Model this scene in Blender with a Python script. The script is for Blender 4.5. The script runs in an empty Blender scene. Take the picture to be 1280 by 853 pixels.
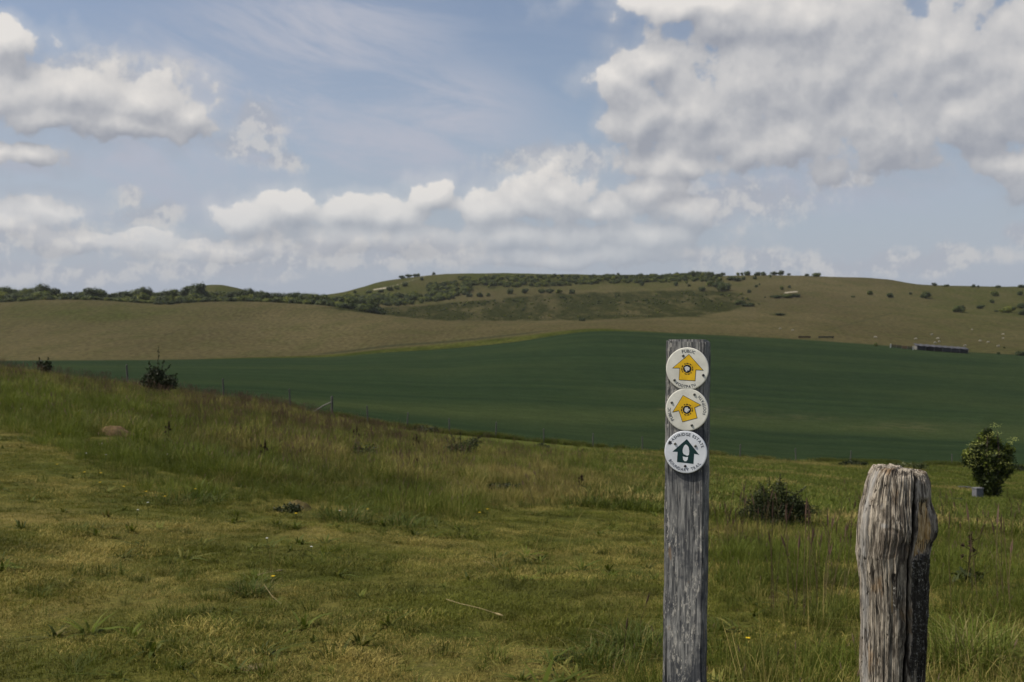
import bpy, bmesh, math, random
import numpy as np
from mathutils import Vector, Matrix, Euler

R = math.radians
sc = bpy.context.scene
COL = sc.collection
rng = np.random.default_rng(7)
random.seed(7)
F = 1422.0            # focal length in pixels of the 1280 wide photograph (40 mm)
CX, CY, EYE = 640.0, 426.5, 1.5

# ------------------------------------------------------------------ helpers
def tag(o, label=None, cat=None, group=None, kind=None):
    if label: o['label'] = label
    if cat: o['category'] = cat
    if group: o['group'] = group
    if kind: o['kind'] = kind
    return o

def empty(name, loc=(0, 0, 0), rz=0.0):
    o = bpy.data.objects.new(name, None); COL.objects.link(o)
    o.empty_display_size = 0.2
    o.location = loc; o.rotation_euler = (0, 0, rz)
    return o

def mesh_obj(name, verts, faces, mats=(), parent=None, smooth=False, link=True, attrs=None, midx=None):
    me = bpy.data.meshes.new(name)
    me.from_pydata([tuple(v) for v in verts], [], faces)
    for m in (mats if isinstance(mats, (list, tuple)) else [mats]):
        me.materials.append(m)
    if midx is not None:
        me.polygons.foreach_set('material_index', np.asarray(midx, dtype=np.int32))
    if smooth:
        me.polygons.foreach_set('use_smooth', np.ones(len(me.polygons), dtype=bool))
    for k, v in (attrs or {}).items():
        a = me.attributes.new(k, 'FLOAT', 'POINT')
        a.data.foreach_set('value', np.asarray(v, dtype=np.float32))
    me.update()
    o = bpy.data.objects.new(name, me)
    if link: COL.objects.link(o)
    if parent: o.parent = parent
    return o

class MB:
    """collects verts and faces with per-vertex floats"""
    def __init__(s): s.v = []; s.f = []; s.c = []; s.m = []
    def add(s, verts, faces, c=0.0, m=0):
        b = len(s.v)
        s.v += [tuple(p) for p in verts]
        s.f += [tuple(b + i for i in f) for f in faces]
        s.c += [c] * len(verts) if np.isscalar(c) else list(c)
        s.m += [m] * len(faces)
    def box(s, c, d, rot=None, cc=0.0, m=0, taper=1.0):
        x, y, z = d[0] / 2, d[1] / 2, d[2] / 2
        P = []
        for sz in (-1, 1):
            k = 1.0 if sz < 0 else taper
            for sx, sy in ((-1, -1), (1, -1), (1, 1), (-1, 1)):
                p = Vector((sx * x * k, sy * y * k, sz * z))
                if rot is not None: p = rot @ p
                P.append(p + Vector(c))
        s.add(P, [(3, 2, 1, 0), (4, 5, 6, 7), (0, 1, 5, 4), (1, 2, 6, 5), (2, 3, 7, 6), (3, 0, 4, 7)], cc, m)
    def tube(s, pts, rad, n=6, cc=0.0, m=0):
        pts = [Vector(p) for p in pts]; V = []; Fc = []
        for i, p in enumerate(pts):
            d = (pts[min(i + 1, len(pts) - 1)] - pts[max(i - 1, 0)]).normalized()
            a = d.orthogonal().normalized(); b = d.cross(a)
            r = rad[i] if hasattr(rad, '__len__') else rad
            for k in range(n):
                an = 2 * math.pi * k / n
                V.append(p + a * (r * math.cos(an)) + b * (r * math.sin(an)))
        for i in range(len(pts) - 1):
            for k in range(n):
                k2 = (k + 1) % n
                Fc.append((i * n + k, i * n + k2, (i + 1) * n + k2, (i + 1) * n + k))
        Fc.append(tuple(range(n))[::-1]); Fc.append(tuple((len(pts) - 1) * n + k for k in range(n)))
        s.add(V, Fc, cc, m)
    def build(s, name, mats, parent=None, smooth=False, link=True):
        return mesh_obj(name, s.v, s.f, mats, parent, smooth, link, {'c': s.c}, s.m)

def copy_tree(o, parent=None):
    c = o.copy(); COL.objects.link(c)
    if parent: c.parent = parent
    for ch in [x for x in o.children]: copy_tree(ch, c)
    return c

# value noise on numpy arrays
_perm = np.random.default_rng(11).random((256, 256))
def vnoise(x, y):
    xi = np.floor(x).astype(int); yi = np.floor(y).astype(int)
    fx = x - xi; fy = y - yi
    fx = fx * fx * (3 - 2 * fx); fy = fy * fy * (3 - 2 * fy)
    g = lambda i, j: _perm[i & 255, j & 255]
    return (g(xi, yi) * (1 - fx) + g(xi + 1, yi) * fx) * (1 - fy) + (g(xi, yi + 1) * (1 - fx) + g(xi + 1, yi + 1) * fx) * fy
def fbm(x, y, o=4):
    s = 0; a = 0.5; t = 0
    for k in range(o):
        s = s + a * vnoise(x * 2 ** k + 17.3 * k, y * 2 ** k + 9.1 * k); t += a; a *= 0.5
    return s / t
def sstep(a, b, x):
    t = np.clip((x - a) / (b - a), 0, 1); return t * t * (3 - 2 * t)

# ------------------------------------------------------------------ terrain
def pchip(xs, ys, x):
    xs = np.asarray(xs, float); ys = np.asarray(ys, float)
    h = np.diff(xs); d = np.diff(ys) / h
    m = np.zeros(len(xs))
    for i in range(1, len(xs) - 1):
        if d[i - 1] * d[i] > 0:
            w1 = 2 * h[i] + h[i - 1]; w2 = h[i] + 2 * h[i - 1]
            m[i] = (w1 + w2) / (w1 / d[i - 1] + w2 / d[i])
    m[0] = d[0]; m[-1] = d[-1]
    x = np.clip(x, xs[0], xs[-1])
    i = np.clip(np.searchsorted(xs, x) - 1, 0, len(xs) - 2)
    t = (x - xs[i]) / h[i]
    return ((1 + 2 * t) * (1 - t) ** 2 * ys[i] + t * (1 - t) ** 2 * h[i] * m[i] + t * t * (3 - 2 * t) * ys[i + 1] + t * t * (t - 1) * h[i] * m[i + 1])

# ground profiles: photo column -> (distance, image row) read from the photograph
PROF = {
 -500: [(5.3,853),(12,610),(20,538),(32,484),(44,460),(52,456),(64,462),(110,480),(200,465),(300,458),(400,452),(500,430),(620,404),(740,384),(800,382),(1000,386),(1250,385),(1500,390)],
 0:   [(5.3,853),(12,620),(20,545),(32,492),(44,471),(52,467),(64,474),(110,490),(200,472),(300,460),(400,451),(500,428),(620,401),(740,379),(800,378),(1000,384),(1250,383),(1500,390)],
 100: [(5.3,853),(12,630),(20,554),(32,506),(42,487),(52,480),(60,482),(110,498),(200,475),(300,460),(400,450.5),(500,428),(620,401),(740,376),(790,376),(1000,384),(1250,376),(1500,390)],
 200: [(5.3,853),(9,695),(14,612),(22,557),(32,522),(42,502),(50,494),(57,492),(110,505),(200,480),(300,461),(400,450),(500,429),(620,403),(740,382),(790,381),(1000,384),(1250,371),(1500,390)],
 270: [(5.3,853),(9,697),(14,618),(22,566),(32,532),(42,512),(52,504),(60,501),(110,509),(200,482),(300,462),(408,449),(500,430),(620,402),(740,379),(790,378.5),(1000,372),(1250,356.5),(1500,370)],
 340: [(5.3,853),(9,699),(14,624),(22,575),(33,540),(44,521),(58,511),(65,509),(110,514),(200,485),(300,463),(420,447.5),(520,428),(630,402),(740,378),(790,378),(1000,380),(1250,371),(1500,390)],
 415: [(5.3,853),(9,702),(14,631),(22,585),(35,551),(50,533),(64,524),(70,522),(95,521),(140,509),(200,490),(300,465),(428,446),(530,423),(640,399),(740,383),(800,383),(1000,377),(1200,369),(1500,385)],
 480: [(5.3,853),(9,706),(14,640),(22,595),(35,563),(50,546),(66,537),(75,534),(100,527),(150,511),(210,490),(310,462),(432,441),(540,416),(680,396),(780,394),(900,384),(1000,374),(1180,353),(1260,352),(1500,365)],
 560: [(5.3,853),(9,711),(14,648),(22,604),(35,573),(50,557),(68,548),(79,543),(110,533),(150,518),(220,490),(320,460),(435,436),(550,414),(660,403),(770,401),(850,392),(1000,374),(1130,351),(1200,343.5),(1260,343.5),(1500,355)],
 640: [(5.3,853),(9,715),(14,655),(22,612),(35,582),(50,566),(70,556),(84,550),(110,541),(150,524),(220,491),(320,456),(438,428),(540,411),(650,404),(760,401),(880,388),(1030,367),(1160,346),(1230,342.5),(1270,342.5),(1500,355)],
 740: [(5.3,853),(9,718),(14,661),(22,621),(35,592),(50,577),(70,566),(89,559),(115,548),(155,529),(230,491),(330,453),(445,414.5),(520,408),(640,403),(760,399),(900,383),(1050,362),(1180,345),(1250,343.5),(1500,355)],
 860: [(5.3,853),(9,721),(14,668),(22,632),(35,605),(50,590),(70,577),(95,567),(120,556),(160,534),(240,493),(340,454),(450,417.5),(520,409),(640,400),(800,387),(950,369),(1100,351),(1200,345),(1250,345),(1500,355)],
 980: [(5.3,853),(9,725),(14,680),(22,647),(30,628),(50,601),(75,585),(101,576),(130,562),(170,539),(250,497),(350,456),(460,423.5),(560,408),(700,393),(850,376),(1000,358),(1120,345),(1180,345),(1500,360)],
 1100:[(5.3,853),(9,728),(14,686),(22,655),(33,637),(55,612),(80,594),(105,579),(135,564),(175,542),(255,501),(355,460),(465,431.5),(560,417),(700,397),(850,379),(1000,359),(1090,349.5),(1140,349.5),(1400,365)],
 1160:[(5.3,853),(9,729),(14,688),(22,658),(34,640),(58,618),(82,599),(107,581),(138,566),(178,544),(258,503),(358,463),(467,437),(560,423),(700,400),(850,381),(980,362),(1050,357),(1100,357),(1400,372)],
 1280:[(5.3,853),(9,731),(14,691),(22,662),(36,645),(60,627),(85,606),(110,584),(142,568),(182,546),(262,508),(362,468),(471,444),(560,430),(700,404),(850,381),(960,364),(1020,359),(1080,359),(1400,375)],
 1800:[(5.3,853),(9,735),(14,700),(22,675),(36,660),(60,645),(85,628),(118,605),(150,590),(190,570),(270,530),(370,490),(480,470),(560,452),(700,420),(850,392),(960,374),(1020,368),(1080,368),(1400,385)],
}
PXC = sorted(PROF); TC = np.array([(p - CX) / F for p in PXC])
KN = []
for p in PXC:
    ys = [0.0] + [q[0] for q in PROF[p]]
    zs = [0.0] + [EYE - (q[1] - CY) / F * q[0] for q in PROF[p]]
    KN.append((ys, zs))

def Wf(Y):                      # half-width factor of the ground fan
    return np.where(Y > 12, Y, 6 + 6 * np.exp(np.clip((Y - 12) / 6.0, -50, 0)))

def Zt(t, Y):
    t = np.asarray(t, float); Y = np.asarray(Y, float)
    t, Y = np.broadcast_arrays(t, Y)
    sh = t.shape; t = t.ravel(); Y = Y.ravel()
    Yc = np.clip(Y, 0, None)
    A = np.stack([pchip(k[0], k[1], Yc) for k in KN])
    tc = np.clip(t, TC[0], TC[-1])
    i = np.clip(np.searchsorted(TC, tc) - 1, 0, len(TC) - 2)
    D = np.zeros_like(A)
    D[1:-1] = (A[2:] - A[:-2]) / (TC[2:] - TC[:-2])[:, None]
    n = np.arange(len(t)); h = TC[i + 1] - TC[i]; u = (tc - TC[i]) / h
    z = ((1 + 2 * u) * (1 - u) ** 2 * A[i, n] + u * (1 - u) ** 2 * h * D[i, n] + u * u * (3 - 2 * u) * A[i + 1, n] + u * u * (u - 1) * h * D[i + 1, n])
    x = t * Wf(Y)
    z += (fbm(x * 0.5 + 40, Y * 0.5 + 40, 3) - 0.5) * 0.10 * sstep(3, 6, Y) * (1 - sstep(90, 130, Y))
    z += (fbm(x * 0.02 + 90, Y * 0.02 + 5, 4) - 0.5) * 3.0 * sstep(460, 620, Y)
    return z.reshape(sh)

def ground(x, y):
    x = np.asarray(x, float); y = np.asarray(y, float)
    return Zt(x / Wf(y), y)

YB1 = lambda t: np.interp(t, [-1.3, -.45, -.34, -.16, -.014, .25, .45, 1.3], [62, 58, 57, 70.5, 85, 102, 111, 125])
YB2 = lambda t: np.interp(t, [(p - CX) / F for p in (-1000, 0, 200, 340, 415, 480, 640, 740, 860, 980, 1100, 1280, 2200)], [400, 400, 400, 420, 428, 432, 438, 445, 450, 460, 465, 471, 480])

def px2(px, y, ymin=430.0, ymax=1300.0):
    """world point on the ground seen at photo pixel (px, y), searched from ymin outwards"""
    t = (px - CX) / F
    Y = np.linspace(ymin, ymax, 1800)
    r = CY - (Zt(t, Y) - EYE) / Y * F
    k = np.nonzero(r <= y)[0]
    k = k[0] if len(k) else int(np.argmin(r))
    return Vector((t * Y[k], Y[k], float(Zt(t, Y[k]))))

def atpx(px, Y):
    t = (px - CX) / F
    return Vector((t * Y, Y, float(ground(t * Y, Y))))

# ------------------------------------------------------------------ materials
def mat(name):
    m = bpy.data.materials.new(name); m.use_nodes = True
    nt = m.node_tree; nt.nodes.clear()
    return m, nt, nt.nodes, nt.links

class N:
    """tiny node-tree writer"""
    def __init__(s, nt): s.nt = nt; s.n = nt.nodes; s.l = nt.links
    def set(s, sock, v):
        if isinstance(v, bpy.types.NodeSocket): s.l.new(v, sock)
        elif v is not None:
            if isinstance(v, (tuple, list)) and sock.type == 'RGBA' and len(v) == 3: v = (*v, 1)
            sock.default_value = v
    def math(s, op, a, b=None, c=None, clamp=False):
        n = s.n.new('ShaderNodeMath'); n.operation = op; n.use_clamp = clamp
        for i, v in enumerate((a, b, c)):
            if v is not None: s.set(n.inputs[i], v)
        return n.outputs[0]
    def vec(s, op, a, b=None, c=None, out=0):
        n = s.n.new('ShaderNodeVectorMath'); n.operation = op
        for i, v in enumerate((a, b, c)):
            if v is not None: s.set(n.inputs[i], v)
        return n.outputs[out]
    def noise(s, v, scale, detail=4, rough=0.55, out='Fac', dim='3D', dist=0.0):
        n = s.n.new('ShaderNodeTexNoise'); n.noise_dimensions = dim
        if v is not None: s.l.new(v, n.inputs['Vector'])
        n.inputs['Scale'].default_value = scale; n.inputs['Detail'].default_value = detail
        n.inputs['Roughness'].default_value = rough; n.inputs['Distortion'].default_value = dist
        return n.outputs[out]
    def mapr(s, x, a, b, c=0.0, d=1.0, smooth=True):
        n = s.n.new('ShaderNodeMapRange'); n.interpolation_type = 'SMOOTHSTEP' if smooth else 'LINEAR'
        s.set(n.inputs[0], x)
        for i, v in enumerate((a, b, c, d)): s.set(n.inputs[i + 1], v)
        return n.outputs[0]
    def mix(s, f, a, b, blend='MIX'):
        n = s.n.new('ShaderNodeMix'); n.data_type = 'RGBA'; n.blend_type = blend
        s.set(n.inputs[0], f); s.set(n.inputs[6], a); s.set(n.inputs[7], b)
        return n.outputs[2]
    def attr(s, name, typ='GEOMETRY', out='Fac'):
        n = s.n.new('ShaderNodeAttribute'); n.attribute_name = name; n.attribute_type = typ
        return n.outputs[out]
    def pos(s): return s.n.new('ShaderNodeNewGeometry').outputs['Position']
    def objc(s): return s.n.new('ShaderNodeTexCoord').outputs['Object']
    def scale(s, v, xyz): return s.vec('MULTIPLY', v, xyz)
    def bump(s, h, strength=0.4, dist=0.01):
        n = s.n.new('ShaderNodeBump'); n.inputs['Strength'].default_value = strength; n.inputs['Distance'].default_value = dist
        s.l.new(h, n.inputs['Height']); return n.outputs[0]
    def out(s, col, rough=0.8, spec=0.2, normal=None, transl=0.0, tcol=None):
        p = s.n.new('ShaderNodeBsdfPrincipled')
        s.set(p.inputs['Base Color'], col); s.set(p.inputs['Roughness'], rough)
        p.inputs['Specular IOR Level'].default_value = spec
        if normal is not None: s.l.new(normal, p.inputs['Normal'])
        o = s.n.new('ShaderNodeOutputMaterial'); sh = p.outputs[0]
        if transl:
            t = s.n.new('ShaderNodeBsdfTranslucent'); s.set(t.inputs[0], tcol if tcol is not None else col)
            mx = s.n.new('ShaderNodeMixShader'); mx.inputs[0].default_value = transl
            s.l.new(sh, mx.inputs[1]); s.l.new(t.outputs[0], mx.inputs[2]); sh = mx.outputs[0]
        s.l.new(sh, o.inputs[0])

def simple(name, col, rough=0.6, spec=0.3, var=0.0, scale=20):
    m, nt, n, l = mat(name); w = N(nt)
    c = col
    if var:
        f = w.noise(w.objc(), scale, 5, 0.6)
        c = w.mix(w.mapr(f, 0.3, 0.7), tuple(x * (1 - var) for x in col), tuple(min(1, x * (1 + var)) for x in col))
    w.out(c, rough, spec)
    return m

def leafmat(name, dark, mid, light, transl=0.25, nscale=0.5, lo=0.72):
    m, nt, n, l = mat(name); w = N(nt)
    c = w.attr('c'); f = w.noise(w.pos(), nscale, 3)
    oi = w.n.new('ShaderNodeObjectInfo').outputs['Random']
    col = w.mix(w.mapr(w.math('ADD', w.math('MULTIPLY', c, 0.6), w.math('MULTIPLY', f, 0.55)), 0.25, 0.62), dark, mid)
    col = w.mix(w.mapr(w.math('ADD', c, w.math('MULTIPLY', oi, 0.35)), lo, lo + 0.53), col, light)
    w.out(col, 0.6, 0.25, transl=transl)
    return m

def grassmat(name, green, dry, seed=None):
    """blade colour: per-instance tint (0 green .. 1 dry), per-blade random c, seed head flag s"""
    m, nt, n, l = mat(name); w = N(nt)
    tint = w.attr('tint', 'INSTANCER'); br = w.attr('lum', 'INSTANCER')
    c = w.attr('c'); s_ = w.attr('s'); h = w.attr('h')
    g = w.mix(c, tuple(x * 0.72 for x in green), tuple(x * 1.32 for x in green))
    d = w.mix(c, tuple(x * 0.75 for x in dry), tuple(x * 1.35 for x in dry))
    f = w.mapr(w.math('ADD', tint, w.math('MULTIPLY', w.math('SUBTRACT', c, 0.5), 0.9)), 0.2, 0.9)
    col = w.mix(f, g, d)
    if seed: col = w.mix(s_, col, w.mix(c, tuple(x * 0.7 for x in seed), tuple(x * 1.4 for x in seed)))
    col = w.mix(1.0, col, w.n.new('ShaderNodeCombineColor').outputs[0], 'MULTIPLY')
    cc = col.node.inputs[7].links[0].from_node
    for i in range(3): w.l.new(br, cc.inputs[i])
    w.out(col, 0.65, 0.18, transl=0.3)
    return m

# --- ground materials
def meadow_material():
    m, nt, n, l = mat('meadow_turf'); w = N(nt); p = w.pos()
    big = w.noise(p, 0.35, 4); med = w.noise(p, 1.6, 5, 0.6); fine = w.noise(p, 30, 5, 0.7); ff = w.noise(p, 110, 3, 0.7)
    col = w.mix(w.mapr(med, 0.35, 0.65), (0.056, 0.064, 0.011), (0.105, 0.098, 0.022))
    col = w.mix(w.mapr(big, 0.45, 0.68), col, (0.150, 0.122, 0.036))
    far = w.mapr(w.vec('DOT_PRODUCT', p, (0, 1, 0), out=1), 22, 50)
    lush = w.mix(w.mapr(med, 0.3, 0.7), (0.062, 0.076, 0.011), (0.092, 0.100, 0.019))
    col = w.mix(far, col, lush)
    track = w.attr('bare')
    col = w.mix(w.mapr(w.math('ADD', track, w.math('MULTIPLY', w.math('SUBTRACT', med, 0.5), 0.9)), 0.45, 0.8), col, (0.20, 0.155, 0.095))
    col = w.mix(1.0, col, w.mix(w.mapr(w.math('ADD', w.math('MULTIPLY', fine, 0.6), w.math('MULTIPLY', ff, 0.4)), 0.35, 0.65), (0.45,) * 3, (1.35,) * 3), 'MULTIPLY')
    w.out(col, 0.95, 0.05, w.bump(fine, 0.6, 0.03))
    return m

def field_material():
    m, nt, n, l = mat('young_crop'); w = N(nt); p = w.pos()
    v = w.attr('v')          # 0 near edge .. 1 far edge
    wob = w.noise(p, 0.012, 3)
    lines = w.noise(w.vec('MULTIPLY_ADD', p, (0.004, 0.10, 0.0), w.vec('MULTIPLY', w.n.new('ShaderNodeCombineXYZ').outputs[0], (0, 0, 0))), 1.0, 5, 0.65)
    fine = w.noise(w.scale(p, (0.25, 1.0, 0)), 0.9, 6, 0.7)
    grain = w.noise(p, 3.0, 3, 0.7)
    col = w.mix(w.mapr(lines, 0.30, 0.75), (0.0150, 0.0258, 0.0130), (0.0240, 0.0385, 0.0165))
    col = w.mix(w.mapr(wob, 0.45, 0.7, 0, 0.55), col, (0.031, 0.043, 0.0170))
    band = w.math('MULTIPLY', w.mapr(w.math('ADD', v, w.math('MULTIPLY', wob, 0.12)), 0.30, 0.37), w.mapr(w.math('ADD', v, w.math('MULTIPLY', wob, 0.12)), 0.37, 0.47, 1, 0))
    col = w.mix(w.math('MULTIPLY', band, 0.6), col, (0.038, 0.050, 0.0190))
    col = w.mix(1.0, col, w.mix(w.mapr(w.math('ADD', w.math('MULTIPLY', fine, 0.5), w.math('MULTIPLY', grain, 0.5)), 0.38, 0.62), (0.66,) * 3, (1.30,) * 3), 'MULTIPLY')
    bare = w.math('MULTIPLY', w.math('MULTIPLY', w.attr('bare'), 0.55), w.mapr(w.noise(w.scale(p, (0.5, 1.0, 0)), 0.45, 5, 0.8), 0.47, 0.60))
    col = w.mix(bare, col, (0.080, 0.073, 0.038))
    verge = w.attr('verge')
    col = w.mix(verge, col, w.mix(w.mapr(fine, 0.3, 0.7), (0.035, 0.045, 0.014), (0.075, 0.072, 0.025)))
    w.out(col, 1.0, 0.0)
    return m

def hill_material():
    m, nt, n, l = mat('chalk_grassland'); w = N(nt); p = w.pos()
    ps = w.scale(p, (1, 0.35, 0))
    big = w.noise(ps, 0.012, 4); med = w.noise(ps, 0.06, 6, 0.65); fine = w.noise(ps, 0.5, 5, 0.7)
    col = w.mix(w.mapr(big, 0.35, 0.65), (0.058, 0.050, 0.024), (0.075, 0.064, 0.031))
    col = w.mix(w.mapr(med, 0.42, 0.72, 0, 0.75), col, (0.047, 0.048, 0.018))
    green = w.attr('green')
    col = w.mix(w.math('MULTIPLY', green, w.mapr(med, 0.25, 0.6, 0.35, 1.0)), col, (0.040, 0.046, 0.013))
    scrub = w.attr('scrub')
    sm = w.mapr(w.math('ADD', w.math('MULTIPLY', scrub, 0.62), w.math('ADD', w.math('MULTIPLY', w.noise(w.scale(p, (1, 0.16, 0)), 0.05, 7, 0.8), 2.6), w.math('MULTIPLY', fine, 0.5))), 1.80, 2.26)
    col = w.mix(sm, col, w.mix(w.mapr(fine, 0.35, 0.65), (0.011, 0.015, 0.005), (0.030, 0.032, 0.011)))
    chalk = w.attr('chalk')
    col = w.mix(w.mapr(w.math('ADD', chalk, w.math('MULTIPLY', w.math('SUBTRACT', fine, 0.5), 0.7)), 0.4, 0.7), col, (0.25, 0.225, 0.17))
    verge = w.attr('verge')
    col = w.mix(w.mapr(w.math('ADD', verge, w.math('MULTIPLY', w.math('SUBTRACT', fine, 0.5), 0.5)), 0.35, 0.7), col, w.mix(w.mapr(med, 0.4, 0.6), (0.030, 0.038, 0.008), (0.052, 0.056, 0.014)))
    dk = w.attr('dark')
    col = w.mix(w.mapr(w.math('ADD', dk, w.math('MULTIPLY', w.math('SUBTRACT', fine, 0.5), 0.7)), 0.4, 0.75), col, (0.034, 0.036, 0.018))
    col = w.mix(1.0, col, w.mix(w.mapr(fine, 0.3, 0.7), (0.66,) * 3, (1.32,) * 3), 'MULTIPLY')
    w.out(col, 1.0, 0.0)
    return m

M_MEADOW, M_FIELD, M_HILL = meadow_material(), field_material(), hill_material()

def sheet(name, Yrows, ts, mt, attrs):
    """Yrows: function (s in 0..1, t)->Y"""
    nr, ncol = Yrows.shape
    T = np.broadcast_to(ts[None, :], (nr, ncol))
    Z = Zt(T, Yrows); X = T * Wf(Yrows)
    verts = np.stack([X, Yrows, Z], -1).reshape(-1, 3)
    idx = np.arange(nr * ncol).reshape(nr, ncol)
    faces = np.stack([idx[:-1, :-1], idx[:-1, 1:], idx[1:, 1:], idx[1:, :-1]], -1).reshape(-1, 4)
    me = bpy.data.meshes.new(name)
    me.vertices.add(len(verts)); me.vertices.foreach_set('co', verts.astype(np.float32).ravel())
    me.loops.add(faces.size); me.loops.foreach_set('vertex_index', faces.astype(np.int32).ravel())
    me.polygons.add(len(faces)); me.polygons.foreach_set('loop_start', np.arange(0, faces.size, 4, dtype=np.int32))
    me.polygons.foreach_set('loop_total', np.full(len(faces), 4, dtype=np.int32))
    me.polygons.foreach_set('use_smooth', np.ones(len(faces), dtype=bool))
    me.update(calc_edges=True); me.validate()
    me.materials.append(mt)
    PX = CX + F * X / np.maximum(Yrows, 1); ROW = CY - (Z - EYE) / np.maximum(Yrows, 1) * F
    for k, fn in attrs.items():
        a = me.attributes.new(k, 'FLOAT', 'POINT')
        a.data.foreach_set('value', np.ascontiguousarray(np.broadcast_to(fn(X, Yrows, PX, ROW), X.shape), dtype=np.float32).ravel())
    o = bpy.data.objects.new(name, me); COL.objects.link(o)
    return tag(o, kind='structure')

ts = np.unique(np.concatenate([np.linspace(-1.25, -0.55, 40), np.linspace(-0.55, 0.55, 460), np.linspace(0.55, 1.25, 40)]))
s = np.linspace(0, 1, 230)[:, None]
yb1 = YB1(ts)[None, :]; yb2 = YB2(ts)[None, :]
g2 = lambda cx, cy, sx, sy: (lambda X, Y, PX, RW: np.exp(-((X - cx) / sx) ** 2 - ((Y - cy) / sy) ** 2))

def bare_meadow(X, Y, PX, RW):
    b = 0 * X
    for (px, Yc, sx, sy, a) in ((312, 5.6, .10, .10, .8), (130, 5.9, .25, .3, .2), (370, 5.4, .2, .2, .25), (180, 7.2, .18, .2, .35), (700, 5.6, .3, .3, .28), (520, 5.5, .4, .2, .25), (340, 7.5, .2, .3, .3)):
        b = b + a * np.exp(-((X - (px - CX) / F * Yc) / sx) ** 2 - ((Y - Yc) / sy) ** 2)
    b = b + .30 * sstep(.60, .74, fbm(X * 1.7 + 50, Y * 1.7 + 11)) * (Y < 13) * (X < 1)
    b = b + 0.85 * np.exp(-((X - 27.5) / 4.5) ** 2 - ((Y - 59.5) / 1.3) ** 2) + 0.5 * np.exp(-((Y - 72 - 0.15 * X) / 1.1) ** 2) * sstep(6, 14, X)
    return b
near = -30 + 42 * s ** 1.0
Ym = np.where(s < 0.35, -30 + (s / 0.35) * 33.0, 3.0 + (yb1 - 3.0) * ((np.clip(s - 0.35, 0, 1)) / 0.65) ** 1.7)
sheet('meadow', Ym, ts, M_MEADOW, {'bare': bare_meadow})

def bare_field(X, Y, PX, RW):
    b = 0 * X
    for (px, r, sx, sy, a) in ((1125, 532, 32, 5, 1.0), (1155, 536, 22, 4, .9), (1080, 536, 25, 4, .6), (960, 520, 70, 5, .55), (905, 513, 25, 4, .95), (830, 512, 10, 3, .9), (1200, 532, 30, 4, .4), (1020, 524, 40, 4, .45)):
        b = b + a * np.exp(-((PX - px) / sx) ** 2 - ((RW - r) / sy) ** 2)
    return np.clip(b, 0, 1)
s2 = np.linspace(0, 1, 200)[:, None]
Yf = yb1 + (yb2 - yb1) * s2 ** 1.3
sheet('crop_field', Yf, ts, M_FIELD, {'v': lambda X, Y, PX, RW: np.broadcast_to(s2, X.shape), 'bare': bare_field,
      'verge': lambda X, Y, PX, RW: np.clip(1 - (Y - YB1(X / Y)) / 2.0, 0, 1)})

def poly(PX, RW, top, bot, soft=4.0):
    """mask between two polylines (photo columns -> rows)"""
    a = np.interp(PX, [q[0] for q in top], [q[1] for q in top]); b = np.interp(PX, [q[0] for q in bot], [q[1] for q in bot])
    return sstep(-soft, soft, RW - a) * sstep(-soft, soft, b - RW)
def scrub_mask(X, Y, PX, RW):
    m = poly(PX, RW, [(300, 384), (400, 384), (480, 384), (560, 378), (700, 366), (860, 362), (920, 366), (940, 372)], [(300, 384), (420, 389), (480, 395), (560, 402), (700, 402), (820, 398), (900, 392), (940, 384)], 3)
    m = m * sstep(380, 450, PX) * (1 - sstep(900, 950, PX))
    m = m * (Y > 700) + 0.55 * np.exp(-((PX - 400) / 60) ** 2 - ((RW - 386) / 4) ** 2)
    u = poly(PX, RW, [(430, 350), (900, 340)], [(430, 372), (560, 366), (700, 358), (860, 352), (900, 350)], 4) * sstep(560, 600, PX) * (1 - sstep(850, 900, PX))
    for (px, r, sx, sy) in ((930, 379, 26, 5), (985, 370, 24, 4), (878, 375, 30, 9), (975, 393, 14, 3), (870, 394, 26, 3)):
        m = m + np.exp(-((PX - px) / sx) ** 2 - ((RW - r) / sy) ** 2)
    return np.clip(np.maximum(m, u * 0.75), 0, 1)
def seg(PX, RW, x0, y0, x1, y1, wd):
    dx, dy = x1 - x0, y1 - y0; L = dx * dx + dy * dy
    u = np.clip(((PX - x0) * dx + (RW - y0) * dy) / L, 0, 1)
    d = np.hypot(PX - x0 - u * dx, RW - y0 - u * dy)
    return np.exp(-(d / wd) ** 2)
def chalk_mask(X, Y, PX, RW):
    m = .75 * seg(PX, RW, 466, 362.5, 483, 360, 1.3) + .5 * seg(PX, RW, 483, 360, 534, 345, 1.5) + .85 * seg(PX, RW, 980, 366.3, 997, 364.6, 1.1) + .45 * seg(PX, RW, 990, 356.5, 1008, 354, 1.3)
    far = m * (Y > 800)
    lowl = 0.42 * (1 - np.clip((Y - YB2(X / Y)) / 5.0, 0, 1)) * (1 - sstep(140, 190, PX)) + 0.4 * (1 - np.clip((Y - YB2(X / Y)) / 4.0, 0, 1)) * np.exp(-((PX - 400) / 35) ** 2)
    return far + lowl
def verge_mask(X, Y, PX, RW):
    d = Y - YB2(X / Y)
    wdt = np.interp(PX, [150, 300, 500, 600, 740, 800, 900], [0.5, 9, 34, 52, 44, 10, 0.5])
    return np.clip(1.2 - d / wdt, 0, 1) * sstep(150, 330, PX) * (1 - sstep(780, 900, PX))
def dark_mask(X, Y, PX, RW):
    d = Y - YB2(X / Y)
    hedge = np.exp(-((d - np.interp(PX, [300, 500, 740], [8, 38, 55])) / 7.0) ** 2) * sstep(330, 440, PX) * (1 - sstep(640, 760, PX)) * 0.95
    path = 0.75 * seg(PX, RW, 1030, 414, 1115, 391.5, 0.9) * (Y > 480)
    return hedge + path
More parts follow.
